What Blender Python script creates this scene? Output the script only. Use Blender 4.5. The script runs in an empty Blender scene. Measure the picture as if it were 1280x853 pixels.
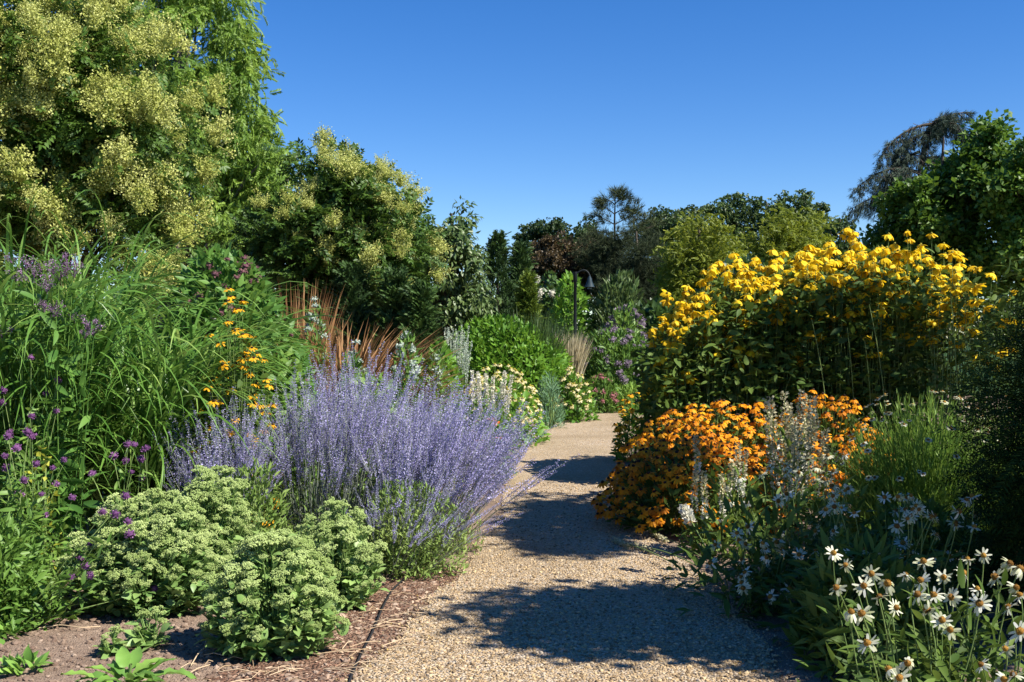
import bpy, math
import numpy as np

# ------------------------------------------------------------------ camera, sky, sun, exposure
SC = bpy.context.scene
F, H, HY = 1372.0, 1.6, 422.0          # focal length in photo pixels, eye height, horizon row
cam = bpy.data.cameras.new("camera"); cam_o = bpy.data.objects.new("camera", cam)
SC.collection.objects.link(cam_o); SC.camera = cam_o
cam.sensor_width = 36.0; cam.lens = 36.0 * F / 1280.0
cam.clip_start = 0.05; cam.clip_end = 2000
cam_o.location = (0, 0, H)
cam_o.rotation_euler = (math.radians(90 - 0.19), 0, 0)

SUN_EL, SUN_BACK = 46.0, 28.0          # sun height; degrees behind the camera's right hand side
a_, e_ = math.radians(-SUN_BACK), math.radians(SUN_EL)
SUN_DIR = np.array([math.cos(a_) * math.cos(e_), math.sin(a_) * math.cos(e_), math.sin(e_)])
world = bpy.data.worlds.new("World"); SC.world = world; world.use_nodes = True
wn = world.node_tree.nodes; wl = world.node_tree.links; wn.clear()
wo = wn.new("ShaderNodeOutputWorld"); wb = wn.new("ShaderNodeBackground"); ws = wn.new("ShaderNodeTexSky")
ws.sky_type = 'NISHITA'; ws.sun_disc = False
ws.sun_elevation = e_; ws.sun_rotation = math.radians(90 + SUN_BACK)
ws.altitude = 900; ws.air_density = 1.0; ws.dust_density = 0.0; ws.ozone_density = 4.0
wh = wn.new("ShaderNodeHueSaturation"); wh.inputs["Saturation"].default_value = 1.32; wh.inputs["Hue"].default_value = 0.511
wl.new(ws.outputs[0], wh.inputs["Color"]); wl.new(wh.outputs[0], wb.inputs["Color"])
wb.inputs["Strength"].default_value = 0.078
wl.new(wb.outputs[0], wo.inputs["Surface"])
sl = bpy.data.lights.new("sun", 'SUN'); sl.energy = 5.0; sl.angle = math.radians(0.53); sl.color = (1.0, 0.94, 0.84)
so = bpy.data.objects.new("sun", sl); SC.collection.objects.link(so)
from mathutils import Vector, Matrix
so.rotation_euler = Vector((-SUN_DIR[0], -SUN_DIR[1], -SUN_DIR[2])).to_track_quat('-Z', 'Y').to_euler()
SC.view_settings.view_transform = 'Standard'; SC.view_settings.look = 'None'
SC.view_settings.exposure = 1.05; SC.view_settings.gamma = 1.0; SC.view_settings.use_curve_mapping = False
SC.render.engine = 'CYCLES'
cy = SC.cycles
cy.max_bounces = 6; cy.diffuse_bounces = 3; cy.glossy_bounces = 2; cy.transmission_bounces = 3; cy.transparent_max_bounces = 4
cy.caustics_reflective = False; cy.caustics_refractive = False
cy.use_denoising = True

# ------------------------------------------------------------------ helpers
rng = np.random.default_rng(11)
U = rng.uniform
def at(u, v, Y): return np.array([(u - 640) * Y / F, Y, H - (v - HY) * Y / F])
def gx(u, Y): return (u - 640) * Y / F
def zz(v, Y): return H - (v - HY) * Y / F
def gp(u, v):
    Y = H * F / (v - HY); return np.array([gx(u, Y), Y, 0.0])
def nrm(a): return a / np.maximum(np.linalg.norm(a, axis=-1, keepdims=True), 1e-9)
def rdir(n): return nrm(rng.normal(size=(n, 3)))
UP = np.array([0, 0, 1.0])
def frames(d, n):                      # leaf frames: +Y along d, +Z towards n
    y = nrm(d); z = n - (n * y).sum(-1, keepdims=True) * y
    bad = np.linalg.norm(z, axis=-1) < 1e-3
    z[bad] = np.cross(y[bad], [1.0, 0.3, 0.2]); z = nrm(z)
    return np.stack([np.cross(y, z), y, z], -1)
def upframes(z):                       # +Z along z, random spin
    z = nrm(z); r = rdir(len(z)); x = nrm(np.cross(r, z))
    return np.stack([x, np.cross(z, x), z], -1)

class MB:                              # collects geometry, builds ONE mesh
    def __init__(s): s.V = []; s.R = []; s.T = []; s.Q = []; s.mT = []; s.mQ = []; s.n = 0
    def add(s, V, T=None, Q=None, m=0, r=0.5, mT=None, mQ=None):
        V = np.asarray(V, float).reshape(-1, 3); k = len(V)
        s.V.append(V); s.R.append(np.broadcast_to(np.asarray(r, float), (k,)))
        if T is not None and len(T):
            T = np.asarray(T, int).reshape(-1, 3); s.T.append(T + s.n); s.mT.append(np.broadcast_to(m if mT is None else mT, (len(T),)))
        if Q is not None and len(Q):
            Q = np.asarray(Q, int).reshape(-1, 4); s.Q.append(Q + s.n); s.mQ.append(np.broadcast_to(m if mQ is None else mQ, (len(Q),)))
        s.n += k; return s
    def scatter(s, t, pos, R, S, r=None, m=None):
        N = len(pos)
        if N == 0: return s
        t.cat(); S = np.broadcast_to(np.asarray(S, float), (N,) if np.ndim(S) < 2 else (N, 3))
        V = t.v[None] * (S[:, None, None] if S.ndim == 1 else S[:, None, :])
        V = np.einsum('nij,nvj->nvi', R, V) + np.asarray(pos)[:, None, :]
        off = (np.arange(N) * len(t.v))[:, None, None]
        r = U(0, 1, N) if r is None else np.asarray(r)
        rr = (r[:, None] + (t.r[None] - 0.5)).ravel()
        T = (t.t[None] + off).reshape(-1, 3); Q = (t.q[None] + off).reshape(-1, 4)
        s.add(V.reshape(-1, 3), T, Q, r=rr, mT=np.tile(t.mt, N) if m is None else m, mQ=np.tile(t.mq, N) if m is None else m)
        return s
    def cat(s):
        if getattr(s, 'done', -1) == s.n: return s
        e3, e4 = np.zeros((0, 3), int), np.zeros((0, 4), int)
        s.v = np.concatenate(s.V) if s.V else np.zeros((0, 3)); s.r = np.concatenate(s.R) if s.R else np.zeros(0)
        s.t = np.concatenate([e3] + s.T); s.q = np.concatenate([e4] + s.Q)
        s.mt = np.concatenate([np.zeros(0, int)] + s.mT); s.mq = np.concatenate([np.zeros(0, int)] + s.mQ)
        s.done = s.n; return s
    def mesh(s, name, mats, smooth=True):
        s.cat(); me = bpy.data.meshes.new(name)
        nt, nq = len(s.t), len(s.q)
        me.vertices.add(len(s.v)); me.vertices.foreach_set("co", s.v.astype(np.float32).ravel())
        me.loops.add(nt * 3 + nq * 4); me.polygons.add(nt + nq)
        me.loops.foreach_set("vertex_index", np.concatenate([s.t.ravel(), s.q.ravel()]).astype(np.int32))
        me.polygons.foreach_set("loop_start", np.concatenate([np.arange(nt) * 3, nt * 3 + np.arange(nq) * 4]).astype(np.int32))
        me.polygons.foreach_set("material_index", np.concatenate([s.mt, s.mq]).astype(np.int32))
        me.polygons.foreach_set("use_smooth", np.full(nt + nq, smooth, dtype=bool))
        at_ = me.attributes.new("rnd", 'FLOAT', 'POINT'); at_.data.foreach_set("value", s.r.astype(np.float32))
        for m in (mats if isinstance(mats, (list, tuple)) else [mats]): me.materials.append(m)
        me.update(calc_edges=True); return me

COL = SC.collection
def link(o, parent=None):
    COL.objects.link(o)
    if parent is not None: o.parent = parent
    return o
def thing(name, label, cat, loc=(0, 0, 0), group=None):
    o = bpy.data.objects.new(name, None); o.empty_display_size = 0.1; o.location = tuple(loc); link(o)
    o['label'] = label; o['category'] = cat
    if group: o['group'] = group
    return o
def part(name, mb, mats, parent, kind=None, smooth=True, label=None):
    me = mb if isinstance(mb, bpy.types.Mesh) else mb.mesh(name, mats, smooth)
    o = bpy.data.objects.new(name, me); link(o, parent)
    if kind: o['kind'] = kind
    if label: o['label'] = label
    return o
def tag(o, label=None, cat=None, group=None, kind=None):
    for k, v in (('label', label), ('category', cat), ('group', group), ('kind', kind)):
        if v: o[k] = v
    return o
def xf(pos, R, s):
    m = np.eye(4); m[:3, :3] = R * s; m[:3, 3] = pos; return Matrix(m.tolist())
def spread(name, restname, tmpls, mats, pos, R, S, parent, K=95, score=None, subs=None, smooth=True):
    """the K best placed copies become parts of their own, the rest one part of kind stuff. subs: list of (name, templates, mats)"""
    N = len(pos); S = np.broadcast_to(np.asarray(S, float), (N,))
    order = np.argsort(-(score if score is not None else -pos[:, 1] + 0.5 * pos[:, 2]))
    which = rng.integers(0, len(tmpls), N)
    meshes = [t.mesh(name, mats, smooth) for t in tmpls]
    submesh = [[t.mesh(n, mt, smooth) for t in ts] for n, ts, mt in (subs or [])]
    out = []
    for i in order[:K]:
        o = bpy.data.objects.new(name, meshes[which[i]]); link(o, parent); o.matrix_basis = xf(pos[i], R[i], S[i])
        for (n, ts, mt), ms in zip(subs or [], submesh):
            c = bpy.data.objects.new(n, ms[which[i]]); link(c, o)
        out.append((i, o))
    rest = order[K:]
    if len(rest):
        mb = MB(); allm = list(mats) if isinstance(mats, (list, tuple)) else [mats]
        for k, t in enumerate(tmpls):
            ii = rest[which[rest] == k]; mb.scatter(t, pos[ii], R[ii], S[ii])
        base = len(allm)
        for n, ts, mt in (subs or []):
            allm.append(mt)
            for k, t in enumerate(ts):
                ii = rest[which[rest] == k]; mb.scatter(t, pos[ii], R[ii], S[ii], m=len(allm) - 1)
        part(restname, mb, allm, parent, kind='stuff', smooth=smooth)
    return out

# ------------------------------------------------------------------ geometry templates
def curve_tubes(P, rad, sides=4, mb=None, m=0, r=0.5):           # P (N,S,3), rad scalar / (S,) / (N,S)
    mb = mb or MB(); P = np.asarray(P, float); N, S, _ = P.shape
    t = nrm(np.gradient(P, axis=1)); ref = np.where(np.abs(t[..., 2:3]) > 0.9, np.array([1.0, 0.13, 0]), UP)
    a = nrm(np.cross(t, ref)); b = np.cross(t, a)
    rad = np.broadcast_to(np.asarray(rad, float), (N, S))[..., None, None]
    th = np.arange(sides) * 2 * math.pi / sides
    ring = P[:, :, None] + rad * (a[:, :, None] * np.cos(th)[:, None] + b[:, :, None] * np.sin(th)[:, None])
    idx = np.arange(N * S * sides).reshape(N, S, sides)
    n1 = np.roll(idx, -1, 2)
    q = np.stack([idx[:, :-1], n1[:, :-1], n1[:, 1:], idx[:, 1:]], -1).reshape(-1, 4)
    r = np.broadcast_to(np.asarray(r, float), (N,)); 
    return mb.add(ring.reshape(-1, 3), Q=q, m=m, r=np.repeat(r, S * sides))
def strips(P, side, w, mb=None, m=0, r=0.5):                      # flat blades. side (N,S,3), w (N,S) half widths
    mb = mb or MB(); N, S, _ = P.shape; w = np.broadcast_to(w, (N, S))[..., None]
    V = np.stack([P - side * w, P + side * w], 2); idx = np.arange(N * S * 2).reshape(N, S, 2)
    q = np.stack([idx[:, :-1, 0], idx[:, :-1, 1], idx[:, 1:, 1], idx[:, 1:, 0]], -1).reshape(-1, 4)
    r = np.broadcast_to(np.asarray(r, float), (N,))
    return mb.add(V.reshape(-1, 3), Q=q, m=m, r=np.repeat(r, S * 2))
def t_leaf(w=0.25, fold=0.06, droop=0.08):                         # four points, folded at the midrib, length 1
    return MB().add([(0, 0, 0), (-w, .42, fold), (0, 1, -droop), (w, .42, fold)], T=[(0, 2, 1), (0, 3, 2)])
def t_leaf6(w=0.25, fold=0.05, droop=0.15, n=4, wavy=0.0):         # longer leaf for close plants
    V, Q = [], []
    for i in range(n + 1):
        y = i / n; ww = w * math.sin(math.pi * min(1, (0.08 + 0.92 * y) ** 0.8)) + 0.01
        z = -droop * y * y
        V += [(-ww, y, z + fold * ww / w + wavy * U(-1, 1)), (0, y, z), (ww, y, z + fold * ww / w + wavy * U(-1, 1))]
    for i in range(n):
        k = i * 3; Q += [(k, k + 1, k + 4, k + 3), (k + 1, k + 2, k + 5, k + 4)]
    return MB().add(V, Q=Q)
def t_pinnate(pairs=5, lw=0.16, ll=0.34, droop=0.25):
    mb = MB(); lf = t_leaf(lw / ll * 0.55, 0.05, 0.1)
    ys = np.repeat(np.linspace(0.18, 0.92, pairs), 2); sg = np.tile([-1, 1], pairs)
    pos = np.stack([0 * ys, ys, -droop * ys ** 2], -1); d = np.stack([sg * 0.9, 0 * ys + 0.55, -0.25 + U(-.2, .2, len(ys))], -1)
    pos = np.vstack([pos, [0, .95, -droop * .9]]); d = np.vstack([d, [0, 1, -.4]])
    mb.scatter(lf, pos, frames(d, np.tile(UP, (len(d), 1)) + rng.normal(0, .25, (len(d), 3))), U(.8, 1.15, len(d)) * ll, r=U(.35, .65, len(d)))
    return mb
def t_feather(n=9, hang=0.5):                                     # drooping feathery spray
    mb = MB(); ys = np.repeat(np.linspace(.1, 1, n), 2); sg = np.tile([-1, 1], n)
    pos = np.stack([0 * ys, ys * .9, -hang * ys ** 2], -1)
    d = np.stack([sg * .7, .7 + 0 * ys, -.5 * ys - U(0, .4, len(ys))], -1)
    mb.scatter(t_leaf(.16, .02, .1), pos, frames(d, np.tile(UP, (len(d), 1)) + rng.normal(0, .3, (len(d), 3))), U(.22, .42, len(ys)), r=U(.4, .6, len(ys)))
    return mb
def t_tuft(n=16, spread_=0.9, w=0.03):                             # needle tuft
    mb = MB(); d = nrm(np.array([0, 1.0, 0]) + rng.normal(0, spread_ * .5, (n, 3)))
    pos = np.outer(U(0, .5, n), [0, 1, 0])
    mb.scatter(t_leaf(w, 0, 0), pos, frames(d, rdir(n)), U(.45, .75, n), r=U(.35, .65, n)); return mb
def t_twig(n=26, w=0.05):                                          # yew twig: flat rows of needles
    mb = MB(); ys = np.repeat(np.linspace(.05, 1, n // 2), 2); sg = np.tile([-1, 1], n // 2)
    pos = np.stack([0 * ys, ys, -.15 * ys ** 2], -1); d = np.stack([sg * .85, .6 + 0 * ys, U(-.3, .3, len(ys))], -1)
    mb.scatter(t_leaf(w, .01, .02), pos, frames(d, np.tile(UP, (len(d), 1)) + rng.normal(0, .3, (len(d), 3))), U(.16, .24, len(ys)), r=U(.4, .6, len(ys)))
    return mb
OCT_V = np.array([(1, 0, 0), (-1, 0, 0), (0, 1, 0), (0, -1, 0), (0, 0, 1), (0, 0, -1)], float)
OCT_T = [(0, 2, 4), (2, 1, 4), (1, 3, 4), (3, 0, 4), (2, 0, 5), (1, 2, 5), (3, 1, 5), (0, 3, 5)]
def t_oct(jit=0.15): return MB().add(OCT_V * (1 + U(-jit, jit, (6, 1))), T=OCT_T)
def t_pebble():
    V = [(x, y, z) for x in (-1, 1) for y in (-1, 1) for z in (-1, 1)]
    V = np.array(V, float) * .62 + rng.normal(0, .13, (8, 3))
    V = np.vstack([V, OCT_V * U(.85, 1.1, (6, 1))]); T = []
    ax = {8: [4, 5, 7, 6], 9: [0, 2, 3, 1], 10: [2, 6, 7, 3], 11: [0, 1, 5, 4], 12: [1, 3, 7, 5], 13: [0, 4, 6, 2]}
    for c, ring in ax.items():
        for k in range(4): T.append((c, ring[k], ring[(k + 1) % 4]))
    return MB().add(V, T=T)
def t_petals(n, L, W, r0, droop, curl=0.5, m=0, seg=3, missing=0.0, z0=0.0, jit=0.12):
    mb = MB()
    for k in range(n):
        if U() < missing: continue
        a = 2 * math.pi * (k + U(-.2, .2)) / n; l = L * U(.85, 1.1); dr = droop + U(-jit, jit) * 2; rho, z = r0, z0
        V = []; ww = W * U(.85, 1.15); tw = U(-.25, .25)
        for i in range(seg + 1):
            t = i / seg; h = ww * (0.55, 0.95, 1.0, 0.55, .3)[i] if seg == 3 else ww * math.sin(math.pi * (.15 + .75 * t))
            th = dr * (1 - curl + 2 * curl * t)
            if i: rho += l / seg * math.cos(th); z -= l / seg * math.sin(th)
            c, s_ = math.cos(a), math.sin(a)
            V += [(rho * c + h * s_, rho * s_ - h * c, z + tw * h), (rho * c - h * s_, rho * s_ + h * c, z - tw * h)]
        mb.add(V, Q=[(2 * i, 2 * i + 1, 2 * i + 3, 2 * i + 2) for i in range(seg)], m=m, r=U(.2, .8))
    return mb
def t_cone(R, Hh, spines=0, rings=4, sides=10, m=0, low=-0.2):
    mb = MB(); V = []; Q = []
    for i in range(rings + 1):
        t = low + (1 - low) * i / rings; rr = R * math.sqrt(max(0, 1 - max(0, t) ** 2)) * (1 if t > 0 else .8)
        for k in range(sides):
            a = 2 * math.pi * k / sides; rr2 = max(rr, R * .04) * U(.94, 1.06); V.append((rr2 * math.cos(a), rr2 * math.sin(a), Hh * t))
    for i in range(rings):
        for k in range(sides):
            k2 = (k + 1) % sides; Q.append((i * sides + k, i * sides + k2, (i + 1) * sides + k2, (i + 1) * sides + k))
    mb.add(V, Q=Q, m=m, r=.35)
    if spines:
        d = rdir(spines); d[:, 2] = np.abs(d[:, 2]); pos = d * [R, R, Hh]
        mb.scatter(t_leaf(.28, 0, 0), pos * .95, frames(d + [0, 0, .35], rdir(spines)), R * U(.2, .34, spines), r=U(.4, 1, spines), m=m)
    return mb
def curve3(p0, p1, p2, S=7):                                       # quadratic beziers, arrays (N,3)
    t = np.linspace(0, 1, S)[None, :, None]
    return (1 - t) ** 2 * p0[:, None] + 2 * t * (1 - t) * p1[:, None] + t * t * p2[:, None]

# ------------------------------------------------------------------ materials
def lin(c): return tuple(((x / 255) / 12.92 if x / 255 <= .04045 else ((x / 255 + .055) / 1.055) ** 2.4) for x in c)
def new_mat(name):
    m = bpy.data.materials.new(name); m.use_nodes = True; nt = m.node_tree; nt.nodes.clear()
    return m, nt, nt.nodes, nt.links
def ramp(nodes, cols, pos=None):
    r = nodes.new("ShaderNodeValToRGB"); e = r.color_ramp.elements
    while len(e) < len(cols): e.new(0.5)
    for i, c in enumerate(cols):
        e[i].position = i / max(1, len(cols) - 1) if pos is None else pos[i]; e[i].color = (*c, 1)
    return r
LGAIN = 1.45
def leaf(name, cols, trans=0.3, rough=0.5, spec=0.35, tcol=None, objvar=0.25):
    m, nt, n, l = new_mat(name)
    at_ = n.new("ShaderNodeAttribute"); at_.attribute_name = "rnd"
    oi = n.new("ShaderNodeObjectInfo"); mr = n.new("ShaderNodeMapRange"); mr.inputs[3].default_value = -objvar; mr.inputs[4].default_value = objvar
    ad = n.new("ShaderNodeMath"); ad.operation = 'ADD'; ad.use_clamp = True
    l.new(oi.outputs["Random"], mr.inputs[0]); l.new(at_.outputs["Fac"], ad.inputs[0]); l.new(mr.outputs[0], ad.inputs[1])
    g = LGAIN if trans > 0 and max(max(c) for c in cols) < .30 else 1.0
    if g > 1 and all(c[1] > c[0] and c[1] > c[2] for c in cols): cols = [(c[0] * 1.22, c[1] * 1.05, c[2] * .85) for c in cols]; hue = .485
    else: hue = .5
    r = ramp(n, [tuple(min(.9, x * g) for x in c) for c in cols]); l.new(ad.outputs[0], r.inputs[0])
    p = n.new("ShaderNodeBsdfPrincipled"); p.inputs["Roughness"].default_value = rough; p.inputs["Specular IOR Level"].default_value = spec
    l.new(r.outputs[0], p.inputs["Base Color"]); out = n.new("ShaderNodeOutputMaterial")
    if trans > 0:
        tr = n.new("ShaderNodeBsdfTranslucent"); mx = n.new("ShaderNodeMixShader"); mx.inputs[0].default_value = trans
        hs = n.new("ShaderNodeHueSaturation"); hs.inputs["Hue"].default_value = hue; hs.inputs["Value"].default_value = 1.5
        l.new(r.outputs[0], hs.inputs["Color"]); l.new(hs.outputs[0], tr.inputs["Color"])
        l.new(p.outputs[0], mx.inputs[1]); l.new(tr.outputs[0], mx.inputs[2]); l.new(mx.outputs[0], out.inputs[0])
    else: l.new(p.outputs[0], out.inputs[0])
    return m
def bark(name, c0, c1, scale=14):
    m, nt, n, l = new_mat(name)
    tc = n.new("ShaderNodeTexCoord"); mp = n.new("ShaderNodeMapping"); mp.inputs["Scale"].default_value = (scale, scale, scale * .22)
    no = n.new("ShaderNodeTexNoise"); no.inputs["Scale"].default_value = 1.0; no.inputs["Detail"].default_value = 5
    l.new(tc.outputs["Object"], mp.inputs[0]); l.new(mp.outputs[0], no.inputs["Vector"])
    r = ramp(n, [c0, c1], [.35, .65]); l.new(no.outputs[0], r.inputs[0])
    p = n.new("ShaderNodeBsdfPrincipled"); p.inputs["Roughness"].default_value = .85; l.new(r.outputs[0], p.inputs["Base Color"])
    b = n.new("ShaderNodeBump"); b.inputs["Strength"].default_value = .6; b.inputs["Distance"].default_value = .02
    l.new(no.outputs[0], b.inputs["Height"]); l.new(b.outputs[0], p.inputs["Normal"])
    out = n.new("ShaderNodeOutputMaterial"); l.new(p.outputs[0], out.inputs[0]); return m
def plain(name, c, rough=.5, metal=0.0, spec=.5, var=.12):
    m, nt, n, l = new_mat(name)
    tc = n.new("ShaderNodeTexCoord"); no = n.new("ShaderNodeTexNoise"); no.inputs["Scale"].default_value = 9; no.inputs["Detail"].default_value = 4
    l.new(tc.outputs["Object"], no.inputs["Vector"])
    r = ramp(n, [tuple(x * (1 - var) for x in c), tuple(min(1, x * (1 + var)) for x in c)], [.3, .7]); l.new(no.outputs[0], r.inputs[0])
    p = n.new("ShaderNodeBsdfPrincipled"); p.inputs["Roughness"].default_value = rough; p.inputs["Metallic"].default_value = metal
    p.inputs["Specular IOR Level"].default_value = spec; l.new(r.outputs[0], p.inputs["Base Color"])
    out = n.new("ShaderNodeOutputMaterial"); l.new(p.outputs[0], out.inputs[0]); return m
def earth(name, cols, scale, cols2, bump=.6, vor=60.0, cellcols=None, cellmix=.0, dist=.02):
    """ground cover: broad noise, fine grain, optional pebble cells, bump"""
    m, nt, n, l = new_mat(name)
    tc = n.new("ShaderNodeTexCoord"); src = tc.outputs["Object"]
    n1 = n.new("ShaderNodeTexNoise"); n1.inputs["Scale"].default_value = scale; n1.inputs["Detail"].default_value = 6; l.new(src, n1.inputs["Vector"])
    r1 = ramp(n, cols, None if len(cols) != 2 else [.3, .7]); l.new(n1.outputs[0], r1.inputs[0])
    n2 = n.new("ShaderNodeTexNoise"); n2.inputs["Scale"].default_value = scale * 22; n2.inputs["Detail"].default_value = 4; l.new(src, n2.inputs["Vector"])
    r2 = ramp(n, cols2, [.3, .75] if len(cols2) == 2 else None); l.new(n2.outputs[0], r2.inputs[0])
    mx = n.new("ShaderNodeMixRGB"); mx.blend_type = 'MULTIPLY'; mx.inputs[0].default_value = .8; l.new(r1.outputs[0], mx.inputs[1]); l.new(r2.outputs[0], mx.inputs[2])
    vo = n.new("ShaderNodeTexVoronoi"); vo.inputs["Scale"].default_value = vor; l.new(src, vo.inputs["Vector"])
    colr = mx.outputs[0]
    if cellcols:
        sp = n.new("ShaderNodeSeparateColor"); l.new(vo.outputs["Color"], sp.inputs[0])
        r3 = ramp(n, cellcols); l.new(sp.outputs[0], r3.inputs[0])
        m2 = n.new("ShaderNodeMixRGB"); m2.inputs[0].default_value = cellmix; l.new(colr, m2.inputs[1]); l.new(r3.outputs[0], m2.inputs[2]); wr = n.new('ShaderNodeMapRange'); wr.inputs[1].default_value = .35; wr.inputs[2].default_value = .65; wr.inputs[3].default_value = cellmix * .45; wr.inputs[4].default_value = min(1, cellmix * 1.25); l.new(n1.outputs[0], wr.inputs[0]); l.new(wr.outputs[0], m2.inputs[0]); colr = m2.outputs[0]
    p = n.new("ShaderNodeBsdfPrincipled"); p.inputs["Roughness"].default_value = .9; p.inputs["Specular IOR Level"].default_value = .2
    l.new(colr, p.inputs["Base Color"])
    sub = n.new("ShaderNodeMath"); sub.operation = 'SUBTRACT'; l.new(n2.outputs[0], sub.inputs[0]); l.new(vo.outputs["Distance"], sub.inputs[1])
    b = n.new("ShaderNodeBump"); b.inputs["Strength"].default_value = bump; b.inputs["Distance"].default_value = dist
    l.new(sub.outputs[0], b.inputs["Height"]); l.new(b.outputs[0], p.inputs["Normal"])
    out = n.new("ShaderNodeOutputMaterial"); l.new(p.outputs[0], out.inputs[0]); return m

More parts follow.
